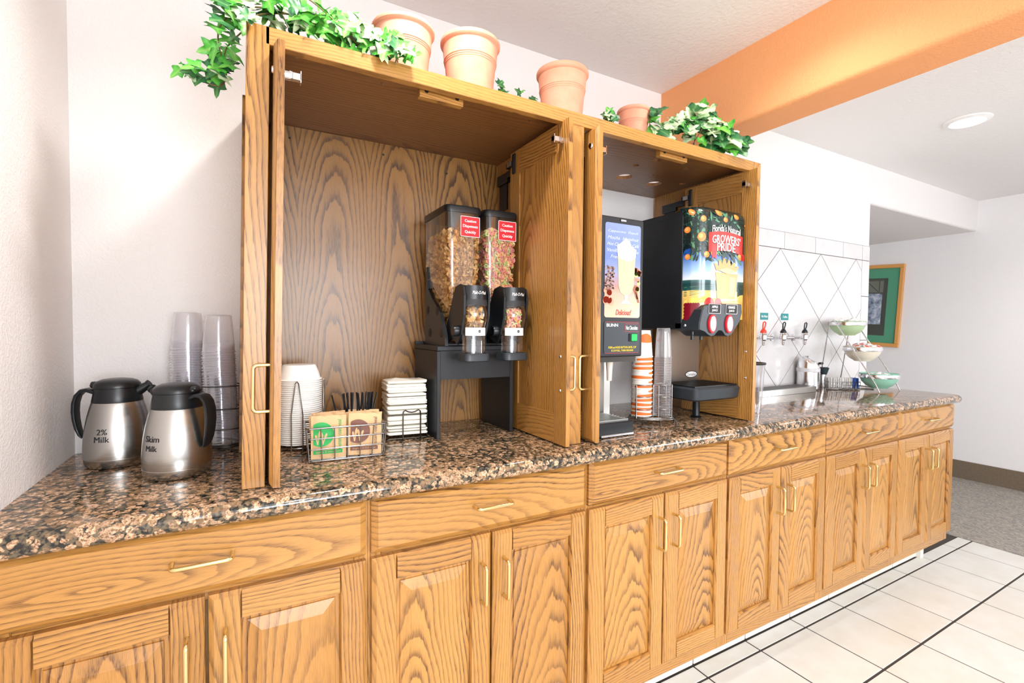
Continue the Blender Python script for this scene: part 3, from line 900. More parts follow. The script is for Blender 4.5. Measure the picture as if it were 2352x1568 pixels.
# ------------------------------------------------------------------ oatmeal basket
bx, by = (.137, 1.248), (.316, 1.237)
bo = Vector((.2265, 1.2425 + .045, T))
k = thing('wire_basket', 'rectangular chrome wire basket holding oatmeal packets', 'basket', tuple(bo))
bw, bd = .178, .088
ang = math.atan2(by[1] - bx[1], by[0] - bx[0])
def bk(a, b, z): return (bo.x + a * math.cos(ang) - b * math.sin(ang), bo.y + a * math.sin(ang) + b * math.cos(ang), T + z)
def brect(z, gx, gy): return [(p[0], p[1], z) for p in rrect(-bw / 2 - gx, bw / 2 + gx, -bd / 2 - gy, bd / 2 + gy, .008, 3)]
for z, gx in ((.005, 0), (.034, .002), (.060, .004), (.086, .006)):
    m = MB(); m.tube([bk(*p) for p in brect(z, gx, gx)], .0019 if z < .08 else .0024, 6, True); m.build('hoop', 'wire', k, smooth=60)
for side in (-1, 1):
    for i in range(7):
        a = -bw / 2 + bw * (i + .0) / 6
        m = MB(); m.tube([bk(a * 1.06, side * (bd / 2 + .006), .086), bk(a, side * bd / 2, .003), bk(a, 0, .003)], .0015, 6); m.build('wire', 'wire', k, smooth=60)
    for i in range(1, 4):
        b = -bd / 2 + bd * i / 4
        m = MB(); m.tube([bk(side * (bw / 2 + .006), b * 1.1, .086), bk(side * bw / 2, b, .003), bk(0, b, .003)], .0015, 6); m.build('wire', 'wire', k, smooth=60)
def packet(a, b, lean, tilt, green, label, first):
    """paper sachet, 82 x 104 mm, standing in the basket"""
    t = thing('oatmeal_packet', label, 'packet', bk(a, b, .006), ('green oatmeal packets' if green else 'brown oatmeal packets'))
    t['_o'] = (0, 0, 0)
    w, h = .083, .106
    nx, nz = 8, 10
    rnd = random.Random(a * 91 + b * 7)
    m = MB()
    def dep(i, j):
        u, v = i / nx * 2 - 1, j / nz * 2 - 1
        e = max(0, 1 - abs(u) ** 3) * max(0, 1 - abs(v) ** 3)
        return .0042 * e + .0014 * math.sin(7 * u + 5 * v + a * 50 + b * 90) + .0012 * abs(v) ** 4 * math.sin(11 * u + b * 120)
    fr = [(w * (i / nx - .5), -dep(i, j) - .0004, h * j / nz) for j in range(nz + 1) for i in range(nx + 1)]
    bkf = [(p[0], -p[1], p[2]) for p in fr]
    q = lambda i, j: j * (nx + 1) + i
    fs = [(q(i, j), q(i + 1, j), q(i + 1, j + 1), q(i, j + 1)) for j in range(nz) for i in range(nx)]
    N = len(fr)
    fs += [tuple(x + N for x in f[::-1]) for f in fs]
    edge = [q(i, 0) for i in range(nx)] + [q(nx, j) for j in range(nz)] + [q(i, nz) for i in range(nx, 0, -1)] + [q(0, j) for j in range(nz, 0, -1)]
    fs += [(edge[i], edge[(i + 1) % len(edge)], edge[(i + 1) % len(edge)] + N, edge[i] + N) for i in range(len(edge))]
    m.add(fr + bkf, fs)
    m.build('sachet', 'kraft', t, smooth=60)
    mat = 'green_print' if green else 'brown_print'
    fdep = lambda x, z: (x, -(.0042 * max(0, 1 - abs(2 * x / w) ** 3) * max(0, 1 - abs(2 * z / h - 1) ** 3) + .0012 + .0009), z)
    if first:
        # half-round emblem: a D-shaped disc with pale grain ears, then the vertical title and a band at the foot
        cx, cz, R = -.0185, .060, .030
        def grid_disc(flt, mat, nm):
            m = MB(); st = .002
            vs, fs = [], []
            n = 40
            for a in range(n): pass
            ringn = 7
            pts = []
            for r in range(ringn + 1):
                for a in range(n): pts.append((cx + R * r / ringn * math.cos(2 * PI * a / n), cz + R * r / ringn * math.sin(2 * PI * a / n)))
            pts = [(max(p[0], -.036), p[1]) for p in pts]
            vs = [fdep(*p) for p in pts]
            for r in range(ringn):
                for a in range(n): fs.append((r * n + a, r * n + (a + 1) % n, (r + 1) * n + (a + 1) % n, (r + 1) * n + a))
            m.add(vs, fs); return m.build(nm, mat, t, recalc=False)
        grid_disc(None, mat, 'emblem')
        m = MB()
        for (ex, ez, L, an) in ((-.024, .052, .034, 82), (-.016, .050, .030, 98), (-.010, .050, .026, 70), (-.029, .048, .024, 100)):
            ca, sa = math.cos(rad(an)), math.sin(rad(an))
            ln = [(ex + ca * L * (q_ / 6 - .5), ez + sa * L * (q_ / 6 - .5)) for q_ in range(7)]
            vs = []
            for i, p in enumerate(ln):
                hw = .0012 if i < 3 else .0030 * math.sin(PI * (i - 2) / 4.6)
                vs += [fdep(p[0] - sa * hw, p[1] + ca * hw), fdep(p[0] + sa * hw, p[1] - ca * hw)]
            vs = [(v[0], v[1] - .0004, v[2]) for v in vs]
            m.add(vs, [(2 * i, 2 * i + 1, 2 * i + 3, 2 * i + 2) for i in range(6)])
        m.build('grain_print', 'kraft', t, recalc=False)
        text('instant oatmeal', mat, t, lambda x, y: fdep(.0245 - y, .058 + x), .074, .0095, 'title', bold=.01)
        m = MB()
        vs = []
        for i in range(9):
            x = -.036 + .068 * i / 8
            vs += [fdep(x, .012), fdep(x, .021)]
        m.add(vs, [(2 * i, 2 * i + 2, 2 * i + 3, 2 * i + 1) for i in range(8)]); m.build('print_band', mat, t, recalc=False)
        text('apples & cinnamon' if green else 'maple & brown sugar', 'kraft', t, lambda x, y: (lambda f: (f[0], f[1] - .0005, f[2]))(fdep(x - .002, .0165 + y)), .058, .006, 'flavour_lettering')
    t.rotation_euler = (lean, tilt, ang + random.uniform(-.03, .03))
    return t
gl = ['front green oatmeal packet with the half-round emblem showing, in the wire basket', 'green oatmeal packet directly behind the front green one in the basket', 'plain back of an oatmeal packet rising at the basket left end', 'kraft oatmeal packet at the rear left of the basket']
bl = ['front brown-printed oatmeal packet at the right half of the wire basket', 'oatmeal packet directly behind the front brown-printed one', 'kraft oatmeal packet third from the front on the basket right', 'kraft oatmeal packet at the rear right of the basket']
for i in range(4):
    packet(-.043 + .003 * i, -.030 + .019 * i, rad(-6 - 2 * i), rad((1, -3, 2, -2)[i]), True, gl[i], i == 0)
    packet(.044 + .001 * i, -.028 + .019 * i, rad(-7 - 2 * i), rad((2, 4, -2, 3)[i]), False, bl[i], i == 0)
# black stirrers standing behind the packets
st = None
srnd = random.Random(5)
for i in range(26):
    a = .006 + srnd.uniform(0, .062); b = .047 + .016 * srnd.random()
    if st is None:
        m = MB(); m.tube([(0, 0, 0), (0, 0, .152)], .0021, 6); st = o = m.build('coffee_stirrer', 'black', smooth=60)
    else:
        o = st.copy(); COL.objects.link(o)
    p = bk(a, b, .004)
    o.location = p
    o.rotation_euler = (srnd.uniform(-.03, .05), (a - .037) * 5.5 + srnd.uniform(-.16, .16), 0)
    tag(o, 'thin black plastic stirrer in the bunch behind the oatmeal packets', 'stirrer', 'black stirrers in the bunch')

# ------------------------------------------------------------------ napkins in a wire holder
nc = Vector((.428, 1.448)); na = rad(-6)
def npt(a, b, z): return (nc.x + a * math.cos(na) - b * math.sin(na), nc.y + a * math.sin(na) + b * math.cos(na), T + z)
z = .010
NAP = 29
nrnd = random.Random(8)
for i in range(NAP):
    t_ = .0056 + nrnd.uniform(-.001, .0014)
    w, d = .118, .112
    dx, dy = nrnd.uniform(-.003, .003), nrnd.uniform(-.003, .003)
    m = MB()
    n = 10
    ph = nrnd.uniform(0, 6); am = .0026 + .0022 * (i / NAP)
    vs, fs = [], []
    loopp = [(p[0] + dx, p[1] + dy) for p in rrect(-w / 2, w / 2, -d / 2, d / 2, .006, 2)]
    cx = [(p[0] * s_, p[1] * s_) for s_ in (1.0, .97, .5) for p in loopp]
    L = len(loopp)
    wav = lambda p: am * math.sin(60 * p[0] + ph) + am * math.cos(50 * p[1] + ph * 2)
    for s_, zz_ in ((.985, .0004), (1.0, t_ * .5), (.985, t_ * .93), (.5, t_)):
        for p in loopp:
            q_ = (p[0] * s_, p[1] * s_)
            vs.append(npt(q_[0], q_[1], z + zz_ + wav(q_)))
    vs.append(npt(dx, dy, z + t_ + wav((0, 0)))); vs.append(npt(dx, dy, z + .0004 + wav((0, 0))))
    for j in range(3):
        for q_ in range(L): fs.append((j * L + q_, j * L + (q_ + 1) % L, (j + 1) * L + (q_ + 1) % L, (j + 1) * L + q_))
    for q_ in range(L): fs.append((3 * L + q_, 3 * L + (q_ + 1) % L, 4 * L)); fs.append(((q_ + 1) % L, q_, 4 * L + 1))
    m.add(vs, fs)
    tag(m.build('paper_napkin', 'paper', smooth=50), 'topmost folded white napkin of the pile' if i == NAP - 1 else 'folded white paper napkin pressed in the napkin pile', 'napkin', 'folded white napkins in a pile')
    z += t_
k = thing('napkin_holder', 'wire napkin holder with bent loops around the napkin pile', 'napkin holder', (nc.x, nc.y, T))
m = MB(); m.tube([npt(*p, .004) for p in rrect(-.062, .062, -.059, .059, .006, 3)], .0019, 6, True)
for a in (-.03, .03): m.tube([npt(a, -.059, .004), npt(a, .059, .004)], .0015, 6)
m.build('base_frame', 'darkwire', k, smooth=60)
def loop_at(f):
    m = MB()
    m.tube([f(-.026, .004), f(-.026, .072), f(-.025, .084), f(-.020, .088), f(-.010, .083), f(0, .081), f(.010, .083), f(.020, .088), f(.025, .084), f(.026, .072), f(.026, .004)], .0019, 6)
    m.build('loop', 'darkwire', k, smooth=60)
loop_at(lambda s, zz_: npt(s + .012, -.0625, zz_)); loop_at(lambda s, zz_: npt(s, .0625, zz_))
loop_at(lambda s, zz_: npt(-.066, s, zz_)); loop_at(lambda s, zz_: npt(.066, s, zz_))

# ------------------------------------------------------------------ cereal stand and dispensers
k = thing('dispenser_stand', 'black steel stand carrying the two cereal dispensers', 'stand', (.627, 1.455, T))
m = MB(); m.box(.4965, .757, 1.344, 1.56, 1.184, 1.199, bev=.002); m.box(.4965, .757, 1.545, 1.56, 1.199, 1.208); m.build('shelf', 'blackmatte', k)
for xa in (.4965, .745):
    m = MB(); m.box(xa, xa + .012, 1.346, 1.558, T, 1.184, bev=.0015); m.build('side_panel', 'blackmatte', k)
m = MB(); m.box(.5085, .745, 1.349, 1.357, 1.098, 1.184); m.build('apron', 'blackmatte', k)
FLK = [lin(226, 182, 116), lin(206, 154, 88), lin(234, 196, 134)]
for i, c in enumerate(FLK): M['flake%d' % i] = plain('corn_flake_%d' % i, c, 0.8)
for i, c in enumerate([(240, 146, 134), (186, 214, 138), (250, 222, 164), (246, 180, 126), (226, 150, 156)]): M['ring%d' % i] = plain('cereal_ring_%d' % i, lin(*c), 0.8)
def flake(m, p, r, rnd):
    rot = Matrix.Rotation(rnd.uniform(0, 6), 3, 'X') @ Matrix.Rotation(rnd.uniform(0, 6), 3, 'Y') @ Matrix.Rotation(rnd.uniform(0, 6), 3, 'Z')
    n = 7
    vs = [Vector((0, 0, r * .25))] + [Vector((r * rnd.uniform(.7, 1.1) * math.cos(2 * PI * i / n), r * rnd.uniform(.6, .95) * math.sin(2 * PI * i / n), rnd.uniform(-.2, .2) * r)) for i in range(n)]
    m.add([tuple(Vector(p) + rot @ v) for v in vs], [(0, 1 + i, 1 + (i + 1) % n) for i in range(n)], rnd.randrange(3))
def ringo(m, p, r, rnd):
    rot = Matrix.Rotation(rnd.uniform(0, 6), 3, 'X') @ Matrix.Rotation(rnd.uniform(0, 6), 3, 'Y')
    n, q = 9, 5
    vs = []
    for i in range(n):
        a = 2 * PI * i / n
        for j in range(q):
            b = 2 * PI * j / q
            R_ = r + r * .48 * math.cos(b)
            vs.append(tuple(Vector(p) + rot @ Vector((R_ * math.cos(a), R_ * math.sin(a), r * .5 * math.sin(b)))))
    fs = [(i * q + j, ((i + 1) % n) * q + j, ((i + 1) % n) * q + (j + 1) % q, i * q + (j + 1) % q) for i in range(n) for j in range(q)]
    m.add(vs, fs, rnd.randrange(5))
def dispenser(cx, kind, label, clabel):
    d = thing('cereal_dispenser', label, 'dispenser', (cx, 1.44, 1.199))
    w = .112; x0, x1 = cx - w / 2, cx + w / 2
    yf_, yb_ = 1.335, 1.54
    zt = 1.602
    # hopper: clear box with rounded front corners, tapering to the throat below
    rings = [(1.602, x0, x1, yf_, yb_, .018), (1.44, x0 + .001, x1 - .001, yf_, yb_, .018), (1.40, x0 + .004, x1 - .004, yf_ + .004, yb_ - .005, .016), (1.29, cx - .036, cx + .036, yf_ + .004, yb_ - .075, .014), (1.245, cx - .034, cx + .034, yf_ + .004, yf_ + .07, .014)]
    m = MB(); vs, fs = [], []
    for z_, a, b, c, e, r in rings: vs += [(p[0], p[1], z_) for p in rrect(a, b, c, e, r, 4)]
    L = 20
    for j in range(len(rings) - 1):
        for i in range(L): fs.append((j * L + i, j * L + (i + 1) % L, (j + 1) * L + (i + 1) % L, (j + 1) * L + i))
    m.add(vs, fs); m.build('hopper', 'glass', d, smooth=40)
    m = MB(); m.tube([(p[0], p[1], 1.408) for p in rrect(x0 - .0003, x1 + .0003, yf_ - .0003, yb_, .018, 4)], .0011, 5, True); m.build('hopper_seam', 'glass', d, smooth=60)
    # lid
    m = MB(); vs, fs = [], []
    for z_, gr in ((1.598, .003), (1.612, .004), (1.618, .002), (1.620, -.006)): vs += [(p[0], p[1], z_) for p in rrect(x0 - gr, x1 + gr, yf_ - gr, yb_ + gr, .02, 4)]
    for j in range(3):
        for i in range(L): fs.append((j * L + i, j * L + (i + 1) % L, (j + 1) * L + (i + 1) % L, (j + 1) * L + i))
    fs += [tuple(range(L))[::-1], tuple(3 * L + i for i in range(L))]
    m.add(vs, fs); m.build('lid', 'black', d, smooth=40)
    # warning label
    m = MB(); m.box(cx - .012, cx + .050, yf_ - .0012, yf_ - .0004, 1.528, 1.588); lb = m.build('warning_label', 'red', d)
    m = MB()
    for a, b, c, e in ((-.0125, .0505, 1.5275, 1.529), (-.0125, .0505, 1.587, 1.5885), (-.0125, -.011, 1.5275, 1.5885), (.049, .0505, 1.5275, 1.5885)): m.box(cx + a, cx + b, yf_ - .0016, yf_ - .0003, c, e)
    m.build('label_border', 'white_ink', lb)
    for s_, zz_, ww in (('Caution', 1.575, .037), ('Dispenses', 1.558, .048), ('Quickly', 1.541, .036)):
        text(s_, 'white_ink', lb, lambda a, b, Z=zz_: (cx + .019 + a, yf_ - .0019, Z + b), ww, None, 'lettering', bold=.025)
    # side brackets with dark recesses
    for sx in (-1, 1):
        xs_ = cx + sx * (w / 2 - .004)
        pts = [(1.343, 1.199), (1.345, 1.225), (1.385, 1.30), (1.455, 1.345), (1.495, 1.38), (1.502, 1.45), (1.512, 1.45), (1.522, 1.38), (1.524, 1.199)]
        m = MB(); m.prism([pts], xs_ - .005, xs_ + .005, fn=lambda a, b, q_: (q_, a, b)); br = m.build('bracket', 'black', d)
        for py, pz in ((1.375, 1.237), (1.495, 1.31), (1.475, 1.237), (1.41, 1.305)):
            m = MB(); m.lathe([(.0, .004), (.009, .004), (.012, .0), (.014, .0), (.014, -.002)], 16, (0, 0, 0), fn=lambda x, y, z, Y=py, Z=pz: (xs_ - .0055 - z * .3, Y + x, Z + y)); m.build('recess', 'ink', br, smooth=40)
    m = MB(); m.box(cx - w / 2 + .001, cx + w / 2 - .001, yf_ + .01, yb_, 1.1995, 1.207, bev=.002); m.build('foot_plate', 'black', d)
    # housing arm, hood and chute in front
    hx0, hx1 = cx - .041, cx + .041
    pts = [(1.36, 1.21), (1.33, 1.225), (1.288, 1.205), (1.262, 1.235), (1.243, 1.29), (1.240, 1.345), (1.248, 1.371), (1.268, 1.379), (1.305, 1.372), (1.35, 1.30), (1.37, 1.26)]
    m = MB()
    for xa in (hx0, hx1 - .006): m.prism([pts], xa, xa + .006, fn=lambda a, b, q_: (q_, a, b))
    m.build('housing_cheek', 'black', d)
    def hood(y, zb): return None
    # curved hood with lettering
    hp = lambda a, z_, off=0.0: (cx + .041 * math.sin(a) * .995, 1.262 - (.030 + off) * math.cos(a), z_)
    n = 14
    vs, fs = [], []
    zl = [1.318, 1.335, 1.36, 1.374]
    for j, z_ in enumerate(zl):
        for i in range(n + 1):
            a = -PI / 2 + PI * i / n
            dz = -.012 * (math.cos(a) - .5) if j == 0 else 0
            vs.append(hp(a, z_ - (.010 if j == 0 else 0) + (.012 * math.cos(a) if j == 0 else 0)))
    for j in range(3):
        for i in range(n): fs.append((j * (n + 1) + i, j * (n + 1) + i + 1, (j + 1) * (n + 1) + i + 1, (j + 1) * (n + 1) + i))
    top = len(vs); vs.append((cx, 1.30, 1.378))
    for i in range(n): fs.append((3 * (n + 1) + i, 3 * (n + 1) + i + 1, top))
    m = MB(); m.add(vs, fs); hd = m.build('hood', 'black', d, smooth=50)
    m = MB()
    vs = []
    for i in range(n + 1):
        a = -PI / 2 + PI * i / n
        vs += [hp(a, 1.306 + .012 * math.cos(a), .0012), hp(a, 1.324 + .012 * math.cos(a), .0012)]
    m.add(vs, [(2 * i, 2 * i + 2, 2 * i + 3, 2 * i + 1) for i in range(n)]); m.build('hood_band', 'ink', hd, recalc=False, smooth=60)
    text('Malt-O-Meal', 'white_ink', hd, lambda a, b: hp((a + .004) / .036, 1.354 + b, .0012), .040, .0095, 'lettering', shear=.25)
    # clear chute: bulging elbow above, straight tube below, cap at the mouth
    prof = [(1.319, .036, 1.262, .030), (1.296, .037, 1.258, .033), (1.272, .034, 1.258, .030), (1.255, .033, 1.264, .028), (1.215, .033, 1.264, .027), (1.172, .033, 1.264, .027)]
    m = MB(); vs, fs = [], []
    L2 = 20
    for z_, rx, cy, ry in prof: vs += [(cx + rx * math.copysign(abs(math.cos(2 * PI * i / L2)) ** .7, math.cos(2 * PI * i / L2)), cy + ry * math.copysign(abs(math.sin(2 * PI * i / L2)) ** .8, math.sin(2 * PI * i / L2)), z_) for i in range(L2)]
    for j in range(len(prof) - 1):
        for i in range(L2): fs.append((j * L2 + i, j * L2 + (i + 1) % L2, (j + 1) * L2 + (i + 1) % L2, (j + 1) * L2 + i))
    m.add(vs, fs); ch = m.build('chute', 'clear', d, smooth=50)
    m = MB()
    pr2 = [(1.158, .0375), (1.160, .0405), (1.176, .0405), (1.181, .038), (1.181, .033)]
    vs, fs = [], []
    for z_, r_ in pr2: vs += [(cx + p[0] * r_, 1.264 + p[1] * r_ * .86, z_) for p in rrect(-1, 1, -1, 1, .45, 4)]
    for j in range(len(pr2) - 1):
        for i in range(L): fs.append((j * L + i, j * L + (i + 1) % L, (j + 1) * L + (i + 1) % L, (j + 1) * L + i))
    fs.append(tuple(range(L))[::-1]); m.add(vs, fs); m.build('mouth_cap', 'charcoal', ch, smooth=50)
    m = MB()
    vs = []
    for i in range(11):
        a = -1.1 + 2.0 * i / 10
        vs += [(cx + .0338 * math.sin(a) * 1.06, 1.264 - .0305 * math.cos(a), 1.232), (cx + .0338 * math.sin(a) * 1.06, 1.264 - .0305 * math.cos(a), 1.255)]
    m.add(vs, [(2 * i, 2 * i + 2, 2 * i + 3, 2 * i + 1) for i in range(10)]); sk = m.build('white_sticker', 'white', ch, recalc=False)
    m = MB(); m.lathe([(.0024, 0), (.0042, 0)], 14, (0, 0, 0), fn=lambda x, y, z: (cx + .004 + x, 1.2325, 1.2445 + y))
    m.box(cx + .003, cx + .005, 1.2322, 1.2325, 1.2415, 1.2475)
    m.build('sticker_emblem', 'ink', sk, recalc=False)
    # turning knob on the housing's left cheek
    m = MB(); m.lathe([(0, .016), (.014, .016), (.016, .012), (.016, 0)], 20, (0, 0, 0), fn=lambda x, y, z: (hx0 - z, 1.285 + x, 1.245 + y)); m.build('knob', 'black', d, smooth=40)
    # the cereal: a solid heap faced with single pieces
    rnd = random.Random(int(cx * 1000))
    m = MB()
    nm_ = 3 if kind == 'flake' else 5
    put = flake if kind == 'flake' else ringo
    size = .0085 if kind == 'flake' else .0049
    ztop = 1.545 if kind == 'flake' else 1.562
    def width_at(z_):
        for (za, a, b, c, e, r), (zb, a2, b2, c2, e2, r3) in zip(rings, rings[1:]):
            if zb <= z_ <= za:
                f = (za - z_) / (za - zb)
                return a + (a2 - a) * f, b + (b2 - b) * f, c + (c2 - c) * f, e + (e2 - e) * f
        return rings[-1][1:5]
    vs, fs = [], []
    zz_ = [1.248, 1.30, 1.36, 1.40, 1.44, 1.50, ztop - .012]
    ins = .017
    for z_ in zz_:
        a, b, c, e = width_at(z_)
        vs += [(a + ins, c + ins, z_), (b - ins, c + ins, z_), (b - ins, e - ins, z_), (a + ins, e - ins, z_)]
    for j in range(len(zz_) - 1): fs += [(4 * j + i, 4 * j + (i + 1) % 4, 4 * j + 4 + (i + 1) % 4, 4 * j + 4 + i) for i in range(4)]
    fs += [(3, 2, 1, 0), tuple(4 * (len(zz_) - 1) + i for i in range(4))]
    m.add(vs, fs, 1 if kind == 'flake' else 2)
    cnt = 1500 if kind == 'flake' else 1150
    for q_ in range(cnt):
        z_ = rnd.uniform(1.25, ztop)
        a, b, c, e = width_at(z_)
        g_ = .0065 + rnd.uniform(0, .005)
        face = rnd.random()
        if face < .5: p = (rnd.uniform(a + g_, b - g_), c + g_, z_)
        elif face < .8: p = (a + g_, rnd.uniform(c + g_, e - g_), z_)
        elif face < .93: p = (rnd.uniform(a + g_, b - g_), rnd.uniform(c + g_, e - g_), ztop - rnd.uniform(.002, .014))
        else: p = (b - g_, rnd.uniform(c + g_, e - g_), z_)
        put(m, p, size * rnd.uniform(.8, 1.15), rnd)
    # the little heap in the chute
    for q_ in range(150 if kind == 'flake' else 170):
        a = rnd.uniform(0, 2 * PI); z_ = rnd.uniform(1.258, 1.31); rr = math.sqrt(rnd.random()) * .8
        put(m, (cx + .030 * rr * math.cos(a), 1.26 + .025 * rr * math.sin(a), z_), size * rnd.uniform(.8, 1.1), rnd)
    o = m.build('cereal', ['flake0', 'flake1', 'flake2'] if kind == 'flake' else ['ring%d' % i for i in range(5)], recalc=False, kind='stuff')
    o.name = 'corn_flakes' if kind == 'flake' else 'cereal_rings'
    tag(o, clabel, 'cereal', None, 'stuff')
dispenser(.578, 'flake', 'left cereal dispenser, filled with golden flakes, on the black stand', 'golden corn flakes filling the left cereal hopper')
dispenser(.705, 'ring', 'right cereal dispenser, filled with coloured rings, on the black stand', 'red and green cereal rings filling the right hopper')
# ------------------------------------------------------------------ hot chocolate machine
hx0, hx1, hy = .926, 1.1045, 1.14
k = thing('hot_chocolate_machine', 'tall black hot chocolate machine with a lit picture door', 'drink machine', (1.015, 1.3, T))
m = MB(); m.box(hx0, hx1, hy + .006, 1.50, 1.172, 1.592, bev=.004); m.build('housing', 'blackmatte', k, smooth=30)
door = None
m = MB(); m.box(hx0, hx1, hy - .010, hy + .0055, 1.168, 1.595, bev=.004); door = m.build('machine_door', 'blackmatte', k, smooth=30)
fx, fz = (hx0 + hx1) / 2 + .003, 1.432
def hf(d): return lambda a, b: (fx + a, hy - .0104 - d, fz + b)
def slab(m, poly, d0, d1, base=hf): m.prism([poly], -d0, -d1, fn=lambda a, b, q: base(-q)(a, b))
PW, PH = .0715, .143
def picmat():
    t = NT('lit_picture')
    p = t.obj()
    s = t.n('SeparateXYZ', {0: p}).outputs
    zz = t.math('SUBTRACT', s[2], 1.432 - T)
    c = t.ramp(t.math('MULTIPLY_ADD', zz, 3.4, .5), [(.0, lin(206, 182, 128)), (.26, lin(192, 156, 108)), (.34, lin(178, 116, 80)), (.5, lin(126, 138, 184)), (.62, lin(84, 110, 180)), (1.0, lin(124, 142, 192))])
    c = t.mix(t.math('MULTIPLY', t.noise(p, 40, 3), .5), c, lin(150, 160, 196))
    t.P(Base_Color=c, Emission_Color=c, Emission_Strength=.08, Roughness=.25)
    return t.m
m = MB(); slab(m, rrect(-PW, PW, -PH, PH, .008, 4), 0, .0008); pic = m.build('lit_picture', picmat(), door)
M['script_ink'] = emit('pale_script', lin(196, 206, 236), .15)
for i, (s_, w_) in enumerate((('Cappuccino  French', .12), ('Mocha  Hazelnut', .125), ('Hot Chocolate  Café', .128), ('Vanilla  Amaretto', .125), ('French  Mocha', .10))):
    text(s_, 'script_ink', pic, lambda a, b, Z=.118 - .019 * i: hf(.0012)(a, Z + b), w_, .010, 'script_lettering', shear=.35)
# coffee beans, spices and whipped cream glass: flat print on the lit sheet
E_ = lambda nm, c, st=.08: M.setdefault(nm, emit(nm, lin(*c), st))
E_('p_bean', (92, 66, 60), .05); E_('p_beanl', (150, 116, 100), .05); E_('p_peach', (236, 150, 120)); E_('p_cream', (248, 246, 242), .12); E_('p_drink', (206, 190, 152), .0)
E_('p_glass', (240, 240, 232), .2); E_('p_green', (176, 190, 120)); E_('p_brown', (150, 88, 60)); E_('p_mocha', (196, 130, 100))
rnd = random.Random(4)
m = MB()
for q in range(110):
    a, b = rnd.uniform(-.070, -.036), rnd.uniform(-.060, .012)
    m.add([hf(.0012 + .0002 * (q % 3))(*p) for p in circ(a, b, rnd.uniform(.0025, .004), 8, rnd.uniform(.002, .003))], [tuple(range(8))], q % 2)
for q in range(14):
    a, b = rnd.uniform(.048, .068), rnd.uniform(-.055, .012)
    m.add([hf(.0013)(*p) for p in circ(a, b, rnd.uniform(.006, .010), 10)], [tuple(range(10))], 2 + q % 3)
for q in range(8):
    a, b = rnd.uniform(-.068, -.045), rnd.uniform(-.10, -.062)
    m.add([hf(.0014)(*p) for p in circ(a, b, rnd.uniform(.009, .013), 12)], [tuple(range(12))], 5)
for (a, b, an) in ((.052, -.068, 115), (.060, -.078, 105)):
    ca, sa = math.cos(rad(an)) * .018, math.sin(rad(an)) * .018
    m.add([hf(.0015)(*p) for p in ((a - ca - .004, b - sa), (a - ca + .004, b - sa), (a + ca + .004, b + sa), (a + ca - .004, b + sa))], [(0, 1, 2, 3)], 2)
m.build('ingredients_print', ['p_bean', 'p_beanl', 'p_brown', 'p_green', 'p_mocha', 'p_peach'], pic, recalc=False)
gx = .012
m = MB()
slab(m, [(gx - .034, .052), (gx - .030, -.045), (gx - .022, -.066), (gx - .007, -.074), (gx + .007, -.074), (gx + .022, -.066), (gx + .032, -.045), (gx + .038, .052)], .0016, .0018); m.build('glass_print', 'p_drink', pic)
m = MB(); slab(m, [(gx - .005, -.074), (gx + .007, -.074), (gx + .006, -.088), (gx + .024, -.100), (gx - .022, -.100), (gx - .004, -.088)], .0018, .0020); m.build('glass_foot_print', 'p_cream', pic)
m = MB()
slab(m, [(gx - .038, .075), (gx - .034, .045), (gx - .020, .036), (gx + .01, .030), (gx + .030, .038), (gx + .038, .045), (gx + .040, .068), (gx + .020, .078), (gx + .012, .094), (gx - .004, .100), (gx - .016, .090), (gx - .024, .084)], .0020, .0022)
m.build('cream_print', 'p_cream', pic)
text('Delicious!', 'red', pic, lambda a, b: hf(.0016)(a + .004, -.127 + b), .062, .017, 'lettering', shear=.25, bold=.01)
m = MB(); slab(m, rrect(-.013, .013, .149, .158, .002, 2), 0, .001); bd = m.build('badge', 'ink', door)
text('BUNN', 'white_ink', bd, lambda a, b: hf(.0014)(a, .1535 + b), .019, .0055, 'lettering', bold=.03)
# button panel with its thin red line
m = MB(); slab(m, rrect(-PW, PW, -.253, -.156, .006, 3), 0, .0012); pn = m.build('button_panel', 'charcoal', door)
m = MB()
for a, b, c, d in ((-PW + .003, PW - .003, -.1573, -.1565), (-PW + .003, PW - .003, -.2525, -.2517), (.010, .068, -.1625, -.1618), (.010, .068, -.1862, -.1855), (.010, .0107, -.1862, -.1618), (.0673, .068, -.1862, -.1618)): m.box(fx + a, fx + b, hy - .0122, hy - .0116, fz + c, fz + d)
m.build('red_line', 'red', pn)
text('BUNN', 'white_ink', pn, lambda a, b: hf(.0016)(a - .040, -.1665 + b), .044, .0095, 'lettering', bold=.02)
text('Hot Chocolate', 'white_ink', pn, lambda a, b: hf(.0016)(a + .039, -.174 + b), .048, .0125, 'lettering', bold=.01)
text('PUSH and HOLD BUTTON UNTIL CUP', 'yellow_ink', pn, lambda a, b: hf(.0016)(a + .002, -.2345 + b), .112, .0068, 'lettering', bold=.015)
text('IS 2/3 FULL, THEN RELEASE', 'yellow_ink', pn, lambda a, b: hf(.0016)(a + .002, -.2445 + b), .088, .0068, 'lettering', bold=.015)
M['green_button'] = emit('green_button', lin(20, 190, 80), .35)
m = MB(); m.box(fx + .028, fx + .058, hy - .0155, hy - .0117, fz - .217, fz - .192, bev=.001); bz_ = m.build('button_bezel', 'ink', pn)
m = MB(); m.box(fx + .033, fx + .056, hy - .020, hy - .0156, fz - .2155, fz - .1935, bev=.002); m.build('push_button', 'green_button', bz_)
